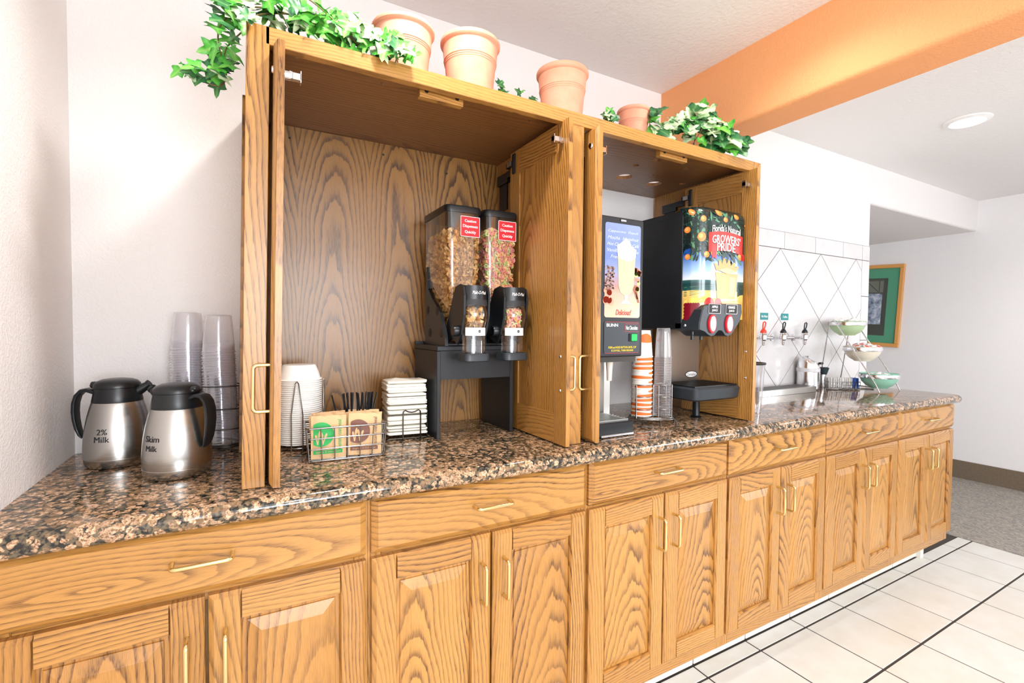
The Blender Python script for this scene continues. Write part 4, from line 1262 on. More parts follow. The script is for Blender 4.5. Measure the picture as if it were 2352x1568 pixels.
# lower half: steel splash panel, side panel, nozzle, drip tray
m = MB(); m.box(hx0 + .002, hx1 - .03, 1.285, 1.30, T + .03, 1.172); sp = m.build('splash_panel', 'steel', k)
m = MB(); m.box(hx1 - .034, hx1 - .004, 1.275, 1.50, T, 1.172, bev=.002); m.build('side_panel', 'steel', k)
m = MB(); m.box(hx0, hx1, hy + .02, 1.29, 1.150, 1.1715); m.build('shelf_plate', 'darkwire', k)
sx_ = (hx0 + hx1) / 2 - .02
m = MB(); m.box(sx_ - .072, sx_ + .055, 1.2838, 1.2848, T + .04, T + .155); lb = m.build('cup_label', 'ink', sp)
sf = lambda a, b: (sx_ + a, 1.2834, T + .10 + b)
m = MB(); m.box(sx_ - .055, sx_ + .000, 1.2832, 1.2837, T + .125, T + .153); m.build('label_patch', M.setdefault('amber', plain('amber_print', (206, 128, 50), .6)), lb)
text('HOT', 'white_ink', lb, lambda a, b: (lambda q: (q[0] - .030, q[1] - .0004, q[2] + .033))(sf(a, b)), .034, .012, 'lettering', bold=.03)
text('WHEN CUP IS 2/3 FULL', 'white_ink', lb, lambda a, b: (lambda q: (q[0] - .008, q[1], q[2] + .016))(sf(a, b)), .11, .008, 'lettering', bold=.01)
m = MB()
m.prism([[(-.016, .006), (-.0115, -.038), (.0115, -.038), (.016, .006)], [(-.012, -.006), (-.009, -.034), (.009, -.034), (.012, -.006)][::-1]], 0, .0006, fn=lambda a, b, q: (sx_ + .014 + a, 1.2835 - q, T + .10 + b))
m.build('cup_pictogram', 'yellow_ink', lb)
text('PLACE\nCUP HERE', 'yellow_ink', lb, lambda a, b: (lambda q: (q[0] + .014, q[1], q[2] - .050))(sf(a, b)), .040, .018, 'lettering', bold=.02)
for zz_ in (1.105, 1.135):
    m = MB(); m.lathe([(0, .006), (.004, .005), (.007, 0)], 12, (0, 0, 0), fn=lambda x, y, z: (sx_ + .048 + x, 1.284 - z, zz_ + y)); m.build('screw', 'darkwire', sp)
m = MB(); m.lathe([(.024, .0), (.022, -.006), (.012, -.022), (.0095, -.05), (.008, -.082), (0, -.082)], 20, (1.035, 1.205, 1.168)); m.build('nozzle', M.setdefault('ivory', plain('ivory_plastic', (226, 216, 204), .4)), k, smooth=40)
dr0, dr1 = hx0 - .006, hx1 - .032
m = MB(); m.box(dr0, dr1, hy - .012, 1.285, T + .0005, T + .046, bev=.004); tr = m.build('drip_tray', 'black', k, smooth=30)
m = MB()
for i in range(9): m.box(dr0 + .008, dr1 - .008, hy + .006 + i * .014, hy + .011 + i * .014, T + .0461, T + .0495)
m.build('grille', 'steel', tr)
m = MB(); m.box(dr0 + .018, dr1 - .004, hy - .0165, hy - .0122, T + .003, T + .010, bev=.001); m.build('edge_strip', 'steel_bright', tr)

# ------------------------------------------------------------------ paper and clear cups in a double wire holder
PC = [(a * .92, b) for a, b in [(.0395, 0), (.0408, .0012), (.0402, .0034), (.0385, .0040), (.0360, .034), (.0325, .070), (.0296, .0935), (.0288, .0935), (.0278, .091), (0, .091)]]
def paper_profile(cut): return [p for p in PC if p[1] <= cut]
def paper_cup(full):
    m = MB()
    pr = PC if full else paper_profile(.036)
    m.lathe(pr, 32)
    # orange print wraps part of the wall
    return m
px_, py_ = 1.221, 1.249
base = T + .030
n = 14; pitch = .0158
srcs = {}
for i in range(n):
    top = i == n - 1
    z_ = base + i * pitch
    key = 'top' if top else 'rim'
    if key not in srcs:
        m = paper_cup(top)
        o = m.build('paper_cup', 'cup_white', smooth=30); srcs[key] = o
        # coloured print: a swoosh around the wall, slightly proud
        m = MB(); vs = []
        hi = .082 if top else .0150
        lo = .050 if top else .0050
        def rad_at(z__):
            for (ra, za), (rb, zb) in zip(PC, PC[1:]):
                if za <= z__ <= zb and zb > za: return ra + (rb - ra) * (z__ - za) / (zb - za)
            return .036
        nn = 24
        for q in range(nn + 1):
            f = q / nn
            a = rad(-175 + 190 * f)
            za, zb = lo + (.012 if top else .0) * (1 - math.sin(PI * f)), hi - (.030 if top else .004) * (1 - math.sin(PI * min(1, f * 1.1)))
            if zb < za: zb = za + .0005
            for zq in (za, (za + zb) / 2, zb):
                r_ = rad_at(zq) + .0004
                vs.append((r_ * math.cos(a), r_ * math.sin(a), zq))
        m.add(vs, [(3 * q + j, 3 * q + 3 + j, 3 * q + 4 + j, 3 * q + 1 + j) for q in range(nn) for j in range(2)])
        pr = m.build('orange_print', 'cup_orange', o, recalc=False, smooth=60)
        if top:
            m = MB(); vs = []
            for q in range(13):
                a = rad(-150 + 70 * q / 12)
                for zq in (.012, .030, .046):
                    r_ = rad_at(zq) + .0004
                    vs.append((r_ * math.cos(a), r_ * math.sin(a), zq))
            m.add(vs, [(3 * q + j, 3 * q + 3 + j, 3 * q + 4 + j, 3 * q + 1 + j) for q in range(4) for j in range(2)]); m.build('orange_print', 'cup_orange', o, recalc=False)
    else:
        o = copy_tree(srcs[key])
    o.location = (px_ + random.uniform(-.0006, .0006), py_, z_)
    o.rotation_euler = (0, 0, rad(random.choice((-60, 0, 40, 80, -20, 10))) if not top else rad(-20))
    tag(o, 'topmost paper cup with orange print, upside down on its stack' if top else 'white and orange paper cup nested in the upside-down paper stack', 'cup', 'paper cups in a stack')
CUP2 = [(r * .74, z * 1.06) for r, z in CUP]
cup_stack(1.284, 1.212, T + .030, 36, .0058, CUP2, 'plastic_cup', 'topmost clear plastic cup beside the orange paper cups', 'clear plastic cup nested in the stack beside the paper cups', 'cupclear', (.0, .0), 'clear cups in the stack by the juice machine', .03)
k = thing('double_cup_holder', 'double chrome wire cup holder for paper and clear cups', 'cup holder', (1.252, 1.231, T))
hc = (1.252, 1.231); hr = rad(-29)
m = MB(); m.tube(loop_pts(*hc, .083, .046, T + .022, rot=hr), .0026, 8, True); m.tube(loop_pts(*hc, .080, .043, T + .027, rot=hr), .0018, 6, True); m.build('base_ring', 'wire', k, smooth=60)
for cx_, cy_, rr in ((px_, py_, .0405), (1.284, 1.212, .0325)):
    for z_ in (.055, .098, .139):
        m = MB(); m.tube(loop_pts(cx_, cy_, rr, rr, T + z_, -40, 220, 20, hr - rad(90)), .0016, 6); m.build('hoop', 'wire', k, smooth=60)
    for a in (-40, 60, 140, 220):
        p = loop_pts(cx_, cy_, rr, rr, 0, a, a + 1, 1, hr - rad(90))[0]
        m = MB(); m.tube([(p[0], p[1], T + .024), (p[0], p[1], T + .1405)], .0020, 6); m.build('upright', 'wire', k, smooth=60)
for a in (20, 100, 190, 280, 330):
    p = loop_pts(*hc, .081, .045, 0, a, a + 1, 1, hr)[0]; q = loop_pts(*hc, .092, .055, 0, a, a + 1, 1, hr)[0]
    m = MB(); m.tube([(p[0], p[1], T + .022), (q[0], q[1], T + .012), (q[0], q[1], T + .001)], .003, 8); m.build('foot', 'darkwire', k, smooth=60)

# ------------------------------------------------------------------ juice dispenser
jx0, jx1 = 1.345, 1.597
jw = jx1 - jx0
k = thing('juice_dispenser', 'black juice dispenser with a bright orange juice picture front', 'drink machine', (1.47, 1.3, T))
m = MB(); m.box(jx0, jx1, 1.186, 1.52, 1.2535, 1.672, bev=.004); m.build('housing', 'blackmatte', k, smooth=30)
m = MB(); m.box(jx0 - .0006, jx0 + .001, 1.19, 1.515, 1.650, 1.6512); m.build('top_seam', 'ink', k)
jz0, jz1 = 1.29, 1.678
def jy(s): 
    if s < .067: return 1.186 - .068 * (1 - (1 - s / .067) ** 2) ** .5
    if s > jw - .016: return 1.186 - .068 * max(0, 1 - ((s - jw + .016) / .016) ** 2) ** .5
    return 1.118
def jtop(z): return max(0, (z - (jz1 - .03)) / .03) ** 2 * .022
def jf(s, z, off=0.0):
    # s from the left edge, z height; the sheet curves back at its sides and top
    return (jx0 + s, jy(min(max(s, 0), jw)) + jtop(z) - off, z)
nx, nz = 60, 24
def jg(s):
    # spreads the print around the rounded left side of the door
    u = s / jw * 1.41
    return .067 * (u / .62) ** 1.7 if u < .62 else .067 + (u - .62) / .79 * (jw - .067)
def jmat():
    t = NT('juice_picture')
    p = t.obj()
    s = t.n('SeparateXYZ', {0: p}).outputs
    z = t.math('SUBTRACT', t.math('ADD', s[2], T), 1.345)
    f = t.math('DIVIDE', z, .333)
    sky = t.ramp(f, [(0.0, lin(214, 172, 90)), (.13, lin(228, 192, 110)), (.135, lin(40, 84, 78)), (.20, lin(26, 60, 62)), (.24, lin(52, 96, 96)), (.245, lin(226, 232, 240)), (.34, lin(150, 184, 226)), (.50, lin(40, 92, 176)), (.58, lin(28, 70, 150))])
    leaf = t.ramp(t.noise(p, 110, 3), [(.3, lin(12, 18, 24)), (.55, lin(20, 40, 40)), (.72, lin(40, 78, 64))])
    edge = t.math('ADD', t.math('MULTIPLY', t.math('SUBTRACT', t.noise(p, 45, 2), .5), .34), f)
    m_ = t.ramp(edge, [(.50, 0.0), (.53, 1.0)])
    c = t.mix(m_, sky, leaf)
    t.P(Base_Color=c, Roughness=.18, Coat_Weight=.4, )
    return t.m
vs, fs = [], []
for j in range(nz + 1):
    for i in range(nx + 1): vs.append(jf(jw * i / nx, jz0 + (jz1 - jz0) * j / nz))
for j in range(nz):
    for i in range(nx): fs.append((j * (nx + 1) + i, j * (nx + 1) + i + 1, (j + 1) * (nx + 1) + i + 1, (j + 1) * (nx + 1) + i))
# close the door body: top cap and bottom back to the housing
top0 = nz * (nx + 1)
b0 = len(vs)
for i in range(nx + 1): vs.append((jx0 + jw * i / nx, 1.19, jz1 - .004))
for i in range(nx): fs.append((top0 + i, top0 + i + 1, b0 + i + 1, b0 + i))
m = MB(); m.add(vs, fs); jd = m.build('picture_door', jmat(), k, smooth=40)
def flat(m, poly, off, mi=0, sub=0):
    """flat printed shape on the curved door; poly in (s, z)"""
    cx = sum(p[0] for p in poly) / len(poly); cz = sum(p[1] for p in poly) / len(poly)
    poly = [(jg(p[0]), p[1]) for p in poly]; cx = jg(cx)
    rr = 4
    vs = [jf(cx, cz, off)]
    for r in range(1, rr + 1): vs += [jf(cx + (p[0] - cx) * r / rr, cz + (p[1] - cz) * r / rr, off) for p in poly]
    n = len(poly)
    fs = [(0, 1 + i, 1 + (i + 1) % n) for i in range(n)]
    for r in range(rr - 1): fs += [(1 + r * n + i, 1 + r * n + (i + 1) % n, 1 + (r + 1) * n + (i + 1) % n, 1 + (r + 1) * n + i) for i in range(n)]
    m.add(vs, fs, mi)
J = lambda nm, c, r=.2: M.setdefault(nm, plain(nm, c, r))
J('j_orange', (240, 132, 60)); J('j_orange2', (248, 170, 96)); J('j_leafd', (24, 52, 46)); J('j_leafl', (86, 134, 104)); J('j_red', (220, 56, 52)); J('j_dred', (176, 34, 40)); J('j_juice', (228, 144, 62)); J('j_juicel', (238, 180, 112)); J('j_berry', (120, 16, 34)); J('j_apple', (210, 40, 34)); J('j_yellow', (240, 206, 96)); J('j_field', (28, 62, 60)); J('j_fieldl', (74, 120, 104)); J('j_white', (250, 248, 246))
FZ = lambda f: 1.672 - f * .333       # from the top of the picture
rnd = random.Random(21)
m = MB()
for q in range(170):
    s_, f_ = rnd.uniform(.006, jw - .006), rnd.uniform(.03, .54)
    an = rnd.uniform(0, PI); L_ = rnd.uniform(.010, .020); wd_ = L_ * rnd.uniform(.22, .36)
    ca, sa = math.cos(an), math.sin(an)
    if not (.006 < s_ - L_ and s_ + L_ < jw - .006): continue
    z_ = FZ(f_)
    poly = [(s_ + ca * x - sa * y, z_ + sa * x + ca * y) for x, y in ((-L_, 0), (-L_ * .4, wd_), (L_ * .4, wd_ * .8), (L_, 0), (L_ * .4, -wd_ * .8), (-L_ * .4, -wd_))]
    if max(p[1] for p in poly) > jz1 - .002: continue
    flat(m, poly, .0007 + .0001 * (q % 5), rnd.choice((0, 0, 1)))
m.build('leaf_print', ['j_leafd', 'j_leafl'], jd, recalc=False)
m = MB()
for s_, f_, r_ in ((.065, .30, .016), (.012, .22, .011), (.014, .50, .010), (.085, .48, .011), (.115, .46, .013), (.225, .47, .012), (.07, .115, .011), (.16, .10, .009), (.03, .04, .012), (.135, .035, .012), (.205, .05, .010), (.245, .13, .007)):
    flat(m, [(s_ + a, FZ(f_) + b) for a, b in circ(0, 0, r_, 14)], .0014, 0); flat(m, [(s_ + a - r_ * .25, FZ(f_) + b + r_ * .2) for a, b in circ(0, 0, r_ * .55, 12)], .0016, 1)
m.build('orange_fruit_print', ['j_orange', 'j_orange2'], jd, recalc=False)
# vineyard rows, orange juice glass with splash, fruit at the foot
m = MB()
for q in range(7): flat(m, [(.004, FZ(.795 + .018 * q)), (.12, FZ(.785 + .010 * q)), (.12, FZ(.789 + .010 * q)), (.004, FZ(.802 + .018 * q))], .0008, q % 2)
flat(m, [(.215, FZ(.80)), (jw - .004, FZ(.79)), (jw - .004, FZ(.90)), (.215, FZ(.90))], .0008, 0)
m.build('field_print', ['j_field', 'j_fieldl'], jd, recalc=False)
m = MB()
flat(m, [(.124, FZ(.655)), (.215, FZ(.66)), (.204, FZ(.93)), (.132, FZ(.93))], .0014, 0)
flat(m, [(.180, FZ(.70)), (.206, FZ(.70)), (.199, FZ(.90)), (.180, FZ(.90))], .0017, 1)
for o_, (s_, f_) in enumerate(((.120, .565), (.138, .535), (.156, .505), (.176, .52), (.198, .54), (.214, .575))): flat(m, [(.5 * s_ + .5 * .168 - .017, FZ(.64)), (.5 * s_ + .5 * .168 + .017, FZ(.64)), (s_ + .004, FZ(f_)), (s_ - .003, FZ(f_))], .0016 + .00025 * o_, 0)
flat(m, [(.130, FZ(.63)), (.17, FZ(.605)), (.21, FZ(.635)), (.17, FZ(.668))], .0034, 1)
m.build('juice_glass_print', ['j_juice', 'j_juicel'], jd, recalc=False)
m = MB()
flat(m, [(.004, FZ(.96)), (.03, FZ(.925)), (.08, FZ(.91)), (.14, FZ(.93)), (.15, FZ(1.02)), (.004, FZ(1.02))], .0019, 2)
for s_, f_, r_ in ((.10, .985, .021), (.135, .965, .013)): flat(m, [(s_ + a, FZ(f_) + b) for a, b in circ(0, 0, r_, 16)], .0022, 1)
for q in range(26): flat(m, [(rnd.uniform(.006, .06) + 0 * q, 0)] * 0 or [(c_[0], c_[1]) for c_ in circ(.010 + .009 * (q % 6), FZ(1.0 + .035 * (q // 6)), .0075, 10)], .0024 + .0001 * (q % 4), 0)
flat(m, [(.15, FZ(.965)), (.19, FZ(.945)), (.245, FZ(.955)), (.245, FZ(1.0)), (.15, FZ(1.0))], .0020, 3)
m.build('fruit_print', ['j_berry', 'j_apple', 'j_yellow', 'j_orange2'], jd, recalc=False)
# banner
m = MB()
def ban(f0, f1, bow): 
    n = 12
    return [(.092 + .158 * i / n, FZ(f0) + bow * math.sin(PI * i / n)) for i in range(n + 1)] + [(.250 - .158 * i / n, FZ(f1) + bow * math.sin(PI * (1 - i / n))) for i in range(n + 1)]
bp = [(.048 + (p[0] - .092) * 1.12, p[1]) for p in ban(.255, .455, .010)]
vs = []
for i in range(13):
    for r in range(5):
        a, b = bp[i], bp[25 - i]
        vs.append(jf(min(a[0], jw - .003), a[1] + (b[1] - a[1]) * r / 4, .0022))
m.add(vs, [(5 * i + r, 5 * i + 5 + r, 5 * i + 6 + r, 5 * i + 1 + r) for i in range(12) for r in range(4)], 0)
flat(m, [(.106, FZ(.43)), (.123, FZ(.42)), (.126, FZ(.52)), (.113, FZ(.505)), (.108, FZ(.52))], .0020, 1)
flat(m, [(.225, FZ(.42)), (.246, FZ(.43)), (.246, FZ(.52)), (.238, FZ(.505)), (.228, FZ(.52))], .0020, 1)
bn = m.build('banner', ['j_red', 'j_dred'], jd, recalc=False)
bow = lambda a: .009 * math.cos(a / .085 * PI / 2)
jt = lambda s0, f_, o: (lambda a, b: jf(s0 + a, FZ(f_) + b + bow(a) - .004, o))
TC = .137
text("GROWERS'", 'ink', bn, jt(TC + .0015, .318, .0026), .150, .030, 'lettering', bold=.03)
text("GROWERS'", 'j_white', bn, jt(TC, .315, .0030), .148, .028, 'lettering', bold=.015)
text('PRIDE', 'ink', bn, jt(TC + .0015, .403, .0026), .098, .030, 'lettering', bold=.03)
text('PRIDE', 'j_white', bn, jt(TC, .400, .0030), .096, .028, 'lettering', bold=.015)
text("Florida's Natural", 'j_white', jd, jt(TC, .205, .0026), .148, .024, 'lettering', bold=.008)
# nose with the two buttons
def nf(s, z, off=0.0): return (jx0 + s, 1.1085 + .02 * max(0, 1.352 - z) - off, z)
out = [(.0, 1.2535), (.0, 1.275), (.012, 1.322), (.03, 1.338), (.06, 1.344), (.219, 1.346), (.224, 1.318), (.213, 1.285), (.182, 1.25), (.170, 1.237), (.151, 1.230), (.134, 1.234), (.123, 1.245), (.113, 1.251), (.098, 1.251), (.087, 1.243), (.077, 1.234), (.060, 1.230), (.043, 1.236), (.024, 1.247)]
m = MB()
vs = []
for o_, s_ in ((0.0, .0), (.004, .0), (.006, .004)):
    pass
cxs = sum(p[0] for p in out) / len(out); czs = sum(p[1] for p in out) / len(out)
shr = lambda p, q: (p[0] + (cxs - p[0]) * q, p[1] + (czs - p[1]) * q)
n = len(out)
R0 = [(jx0 + p[0], 1.215, p[1]) for p in out]; R1 = [nf(p[0], p[1], -.004) for p in out]; R2 = [nf(*shr(p, .03), 0) for p in out]
tris = tessellate_polygon([[Vector((p[0], p[1], 0)) for p in out]])
fs = []
for k0 in (0, n): fs += [(k0 + i, k0 + (i + 1) % n, k0 + n + (i + 1) % n, k0 + n + i) for i in range(n)]
fs += [tuple(2 * n + i for i in t_) for t_ in tris] + [tuple(i for i in t_[::-1]) for t_ in tris]
m.add(R0 + R1 + R2, fs); ns = m.build('control_nose', 'charcoal', k, smooth=30)
for s0, w1 in ((.072, 'APPLE'), (.161, 'ORANGE')):
    nn_ = lambda a, b, o=.0, S0=s0: nf(S0 + a, 1.326 + b, o)
    m = MB(); m.prism([rrect(-.031, .031, -.0165, .0165, .002, 2)], 0, .0012, fn=lambda a, b, q: nn_(a, b, q + .0005)); pl = m.build('name_plate', 'ink', ns)
    m = MB(); m.prism([rrect(-.031, .031, -.0165, .0165, .002, 2), rrect(-.030, .030, -.0155, .0155, .002, 2)[::-1]], .0012, .0016, fn=lambda a, b, q: nn_(a, b, q + .0005)); m.build('plate_edge', 'white_ink', pl)
    text(w1, 'white_ink', pl, lambda a, b: nn_(a, b + .0065, .0022), .030 if w1 == 'APPLE' else .036, .0085, 'lettering', bold=.03)
    text('JUICE', 'white_ink', pl, lambda a, b: nn_(a, b - .0065, .0022), .028, .0085, 'lettering', bold=.03)
    nb = lambda a, b, o=.0, S0=s0 - .012: nf(S0 + a, 1.274 + b, o)
    m = MB(); m.prism([circ(0, 0, .0185, 24, .032)], 0, .006, fn=lambda a, b, q: nb(a, b, q)); bt = m.build('dispense_button', 'red', ns, smooth=30)
    m = MB(); m.prism([circ(0, 0, .0135, 24, .026)], .006, .0085, fn=lambda a, b, q: nb(a, b, q)); m.build('button_face', 'white', bt, smooth=30)
    text('P\nU\nS\nH', 'ink', bt, lambda a, b: nb(a, b, .0088), .004, .034, 'lettering')
for s0 in (.0, .045):
    m = MB(); m.lathe([(.009, .0), (.009, -.018), (.0065, -.02), (.0065, -.036), (0, -.036)], 16, (jx0 + s0 + .03, 1.165, 1.2535)); m.build('nozzle', 'black', k, smooth=40)
m = MB(); m.sphere((jx0 + .002, 1.172, 1.268), .006, 10, 6); m.tube([(jx0 - .006, 1.172, 1.270), (jx0 + .010, 1.172, 1.266)], .0025, 8); m.build('hinge_pin', 'steel_bright', k, smooth=60)
# steel splash sheet, drip tray with grille, its leg
m = MB(); m.box(1.385, 1.575, 1.300, 1.303, 1.03, 1.2534); m.build('splash_panel', 'steel', k)
spz = 1.078
m = MB(); m.prism([circ(1.532, spz, .034, 28, .013), circ(1.532, spz, .0315, 28, .0112)[::-1]], 1.2985, 1.2998, fn=lambda a, b, q: (a, q, b)); em = m.build('oval_emblem', 'ink', k)
m = MB(); m.prism([circ(1.532, spz, .031, 28, .0108)], 1.299, 1.2998, fn=lambda a, b, q: (a, q, b)); m.build('emblem_face', 'white', em)
text('Cornelius', 'ink', em, lambda a, b: (1.532 + a, 1.2986, spz + b), .052, .012, 'lettering', shear=.3)
m = MB()
tz0, tz1 = 1.003, 1.050
vs, fs = [], []
L = 24
for z_, gr in ((tz0, -.010), (tz0 + .006, -.003), (tz1 - .006, 0), (tz1, -.005)): vs += [(p[0], p[1], z_) for p in rrect(1.352 - gr * 0 - gr, 1.598 + gr, 1.124 - gr, 1.296, .022, 5)]
for j in range(3):
    for i in range(L): fs.append((j * L + i, j * L + (i + 1) % L, (j + 1) * L + (i + 1) % L, (j + 1) * L + i))
fs += [tuple(range(L))[::-1], tuple(3 * L + i for i in range(L))]
m.add(vs, fs); jt_ = m.build('drip_tray', 'charcoal', k, smooth=40)
m = MB()
for i in range(15): m.box(1.366 + i * .0153, 1.3705 + i * .0153, 1.142, 1.288, tz1 + .0002, tz1 + .005)
m.box(1.364, 1.588, 1.140, 1.1445, tz1 + .0002, tz1 + .0045); m.box(1.364, 1.588, 1.285, 1.290, tz1 + .0002, tz1 + .0045)
m.build('grille', 'black', jt_)
m = MB(); m.lathe([(.020, T + .0005), (.021, T + .004), (.014, T + .008), (.013, T + .06), (.017, tz0 + .001)], 20, (1.498, 1.245, 0)); m.build('leg', 'black', k, smooth=40)

# ------------------------------------------------------------------ clear tumbler behind the hutch side
m = MB(); m.lathe([(0, .004), (.030, .004), (.031, .0), (.034, .0), (.035, .004), (.0385, .06), (.043, .14), (.047, .192), (.0485, .200), (.0468, .2005), (.0455, .192), (.0415, .14), (.037, .06), (.033, .006), (0, .006)], 40, (1.789, 1.215, T))
k = thing('tumbler', 'tall clear plastic tumbler half hidden by the hutch right side', 'tumbler', (1.789, 1.215, T))
m.build('glass_body', 'clear', k, smooth=40)
m = MB(); m.lathe([(.0460, .1935), (.0492, .1955), (.0495, .2015), (.0465, .2025)], 40, (1.789, 1.215, T)); m.build('rim', 'darkwire', k, smooth=60)

# ------------------------------------------------------------------ coffee taps on the tiled wall
TB = YB - .0076
pz = 1.2065
for X, hm, lb in ((2.376, M.setdefault('tapred', plain('red_tap_plastic', (226, 64, 38), .35)), 'chrome tap with a red lever, under the Hot Water sign'), (2.550, 'black', 'chrome tap with a black lever under the Coffee sign'), (2.752, 'black', 'rightmost chrome tap with a black lever, without a sign')):
    k = thing('beverage_tap', lb, 'tap', (X, 1.56, pz), 'beverage taps on the tiled wall')
    m = MB(); m.tube([(X, TB, pz + .004), (X, 1.57, pz + .004)], .011, 14); m.lathe([(.0, .006), (.018, .005), (.020, 0)], 18, (0, 0, 0), fn=lambda x, y, z: (X + x, TB - z, pz + .004 + y)); m.build('shank', 'steel_bright', k, smooth=40)
    m = MB(); m.lathe([(0, -.036), (.0065, -.036), (.0085, -.030), (.010, -.012), (.0165, -.004), (.0175, .012), (.0155, .020), (.017, .024), (.015, .030), (0, .030)], 24, (X, 1.556, pz)); m.build('valve_body', 'steel_bright', k, smooth=30)
    m = MB(); m.lathe([(0, .030), (.0145, .030), (.016, .036), (.012, .044), (.0085, .050), (0, .052)], 20, (X, 1.556, pz))
    m.tube([(X - .005, 1.556, pz + .048), (X - .010, 1.553, pz + .066), (X - .0105, 1.551, pz + .084), (X, 1.550, pz + .089), (X + .0105, 1.551, pz + .084), (X + .010, 1.553, pz + .066), (X + .005, 1.556, pz + .048)], .0034, 8)
    m.build('lever', hm, k, smooth=50)
k = thing('tap_pipe', 'horizontal chrome pipe linking the three taps', 'pipe', (2.56, 1.595, pz))
m = MB(); m.tube([(2.30, 1.585, pz + .004), (2.74, 1.585, pz + .004)], .0062, 12); m.build('pipe', 'steel_bright', k, smooth=60)
for X in (2.46, 2.65):
    m = MB(); m.tube([(X - .03, 1.585, pz + .004), (X + .03, 1.585, pz + .004)], .0095, 12); m.build('coupling', 'steel_bright', k, smooth=60)
for X, s_, w_ in ((2.4765, 'Hot Water', .055), (2.6635, 'Coffee', .042)):
    k = thing('tap_sign', 'small teal wall sign reading ' + s_, 'sign', (X, TB, 1.327))
    m = MB(); m.box(X - .0335, X + .0335, TB - .003, TB - .0003, 1.3085, 1.3455, bev=.0008); pl = m.build('plate', 'teal', k)
    text(s_, 'white_ink', k, lambda a, b, X=X: (X + a, TB - .0034, 1.327 + b), w_, .0125, 'lettering', bold=.015)
# stainless drip tray
k = thing('coffee_drip_tray', 'long flat stainless drip tray under the taps', 'tray', (2.45, 1.5, T))
m = MB(); m.prism([rrect(2.2, 2.70, 1.455, 1.565, .004, 2)], T + .0005, T + .030); m.build('pan', 'steel', k, smooth=30)
m = MB(); m.box(2.208, 2.692, 1.463, 1.557, T + .0302, T + .0318, bev=.0006)
pl = m.build('perforated_plate', M.setdefault('tray_plate', plain('tray_plate', (150, 148, 146), .45, 1.0)), k)
m = MB()
for i in range(30):
    for j in range(4): m.box(2.217 + i * .0158, 2.228 + i * .0158, 1.470 + j * .021, 1.482 + j * .021, T + .0319, T + .0322)
m.build('slots', 'ink', pl)
# countertop waste bin with a swing lid
k = thing('countertop_bin', 'small round steel bin with a swing lid beside the taps tray', 'bin', (2.795, 1.556, T))
m = MB(); m.lathe([(0, .001), (.053, .001), (.056, .004), (.0565, .108)], 40, (2.795, 1.556, T)); m.build('drum', 'steel_bright', k, smooth=30)
m = MB(); m.lathe([(.0575, .098), (.0590, .100), (.0590, .118), (.0570, .120)], 40, (2.795, 1.556, T)); m.build('band', M.setdefault('band', plain('clear_grey_band', (206, 206, 210), .3)), k, smooth=30)
m = MB(); vs, fs = [], []
n = 32
for j in range(9):
    ph = rad(90 * j / 8)
    for i in range(n):
        a = 2 * PI * i / n
        c_ = math.cos(ph)
        z_ = .120 + .050 * math.sin(ph) ** 1.0 * (1.0 - .35 * math.cos(a - rad(-40)))
        vs.append((2.795 + .0562 * math.cos(a) * (c_ ** .35 if j < 8 else 0), 1.556 + .0562 * math.sin(a) * (c_ ** .35 if j < 8 else 0), T + z_))
for j in range(8):
    for i in range(n): fs.append((j * n + i, j * n + (i + 1) % n, (j + 1) * n + (i + 1) % n, (j + 1) * n + i))
m.add(vs, fs); lid = m.build('lid', 'steel_bright', k, smooth=40)
m = MB(); m.box(2.825, 2.848, 1.500, 1.520, T + .140, T + .152, bev=.003); m.build('lid_flap', 'black', lid)
# small steel cup with a dark brush
k = thing('brush_cup', 'slim steel cup holding a dark brush beside the bin', 'cup', (2.955, 1.560, T))
m = MB(); m.lathe([(0, .002), (.018, .002), (.019, 0), (.0195, .004), (.0205, .075), (.019, .075), (.018, .006)], 24, (2.955, 1.560, T)); m.build('cup', 'steel_bright', k, smooth=30)
k = thing('cleaning_brush', 'dark bristle brush standing in the slim steel cup', 'brush', (2.955, 1.560, T + .008))
m = MB(); m.tube([(2.955, 1.560, T + .008), (2.962, 1.558, T + .085)], .006, 10); m.build('shaft', 'black', k, smooth=50)
m = MB(); m.lathe([(.0, .074), (.014, .074), (.017, .082), (.026, .112), (.020, .116), (0, .113)], 24, (2.961, 1.558, T)); m.build('bristles', M.setdefault('bristle', plain('dark_bristles', (40, 54, 60), .8)), k, smooth=20)
# sugar packets in a wire rack
sc = Vector((2.985, 1.470)); sa_ = rad(-38)
def sp_(a, b, z_): return (sc.x + a * math.cos(sa_) - b * math.sin(sa_), sc.y + a * math.sin(sa_) + b * math.cos(sa_), T + z_)
k = thing('packet_rack', 'low wire rack of sugar packets by the tiered bowls', 'rack', (sc.x, sc.y, T))
for z_ in (.004, .022, .040):
    m = MB(); m.tube([sp_(*p, z_) for p in rrect(-.083, .083, -.026, .026, .005, 2)], .0017, 6, True); m.build('hoop', 'wire', k, smooth=60)
for i in range(8):
    a = -.081 + .162 * i / 7
    m = MB(); m.tube([sp_(a, -.026, .040), sp_(a, -.026, .004), sp_(a, .026, .004), sp_(a, .026, .040)], .0013, 5); m.build('wire', 'wire', k, smooth=60)
src = {}
for i in range(22):
    blue = i >= 17
    if blue not in src:
        m = MB(); m.box(-.0016, .0016, -.021, .021, 0, .056, bev=.001)
        src[blue] = o = m.build('sugar_packet', M.setdefault('blue_packet', plain('blue_packet', (60, 104, 190), .6)) if blue else 'white')
    else:
        o = src[blue].copy(); COL.objects.link(o)
    o.location = sp_(-.076 + i * .0072, random.uniform(-.002, .002), .007)
    o.rotation_euler = (0, rad(random.uniform(-9, 4)), sa_)
    tag(o, 'blue sweetener packet at the right end of the rack' if blue else 'white sugar packet standing in the low wire rack', 'packet', 'blue packets in the rack' if blue else 'white packets in the rack')

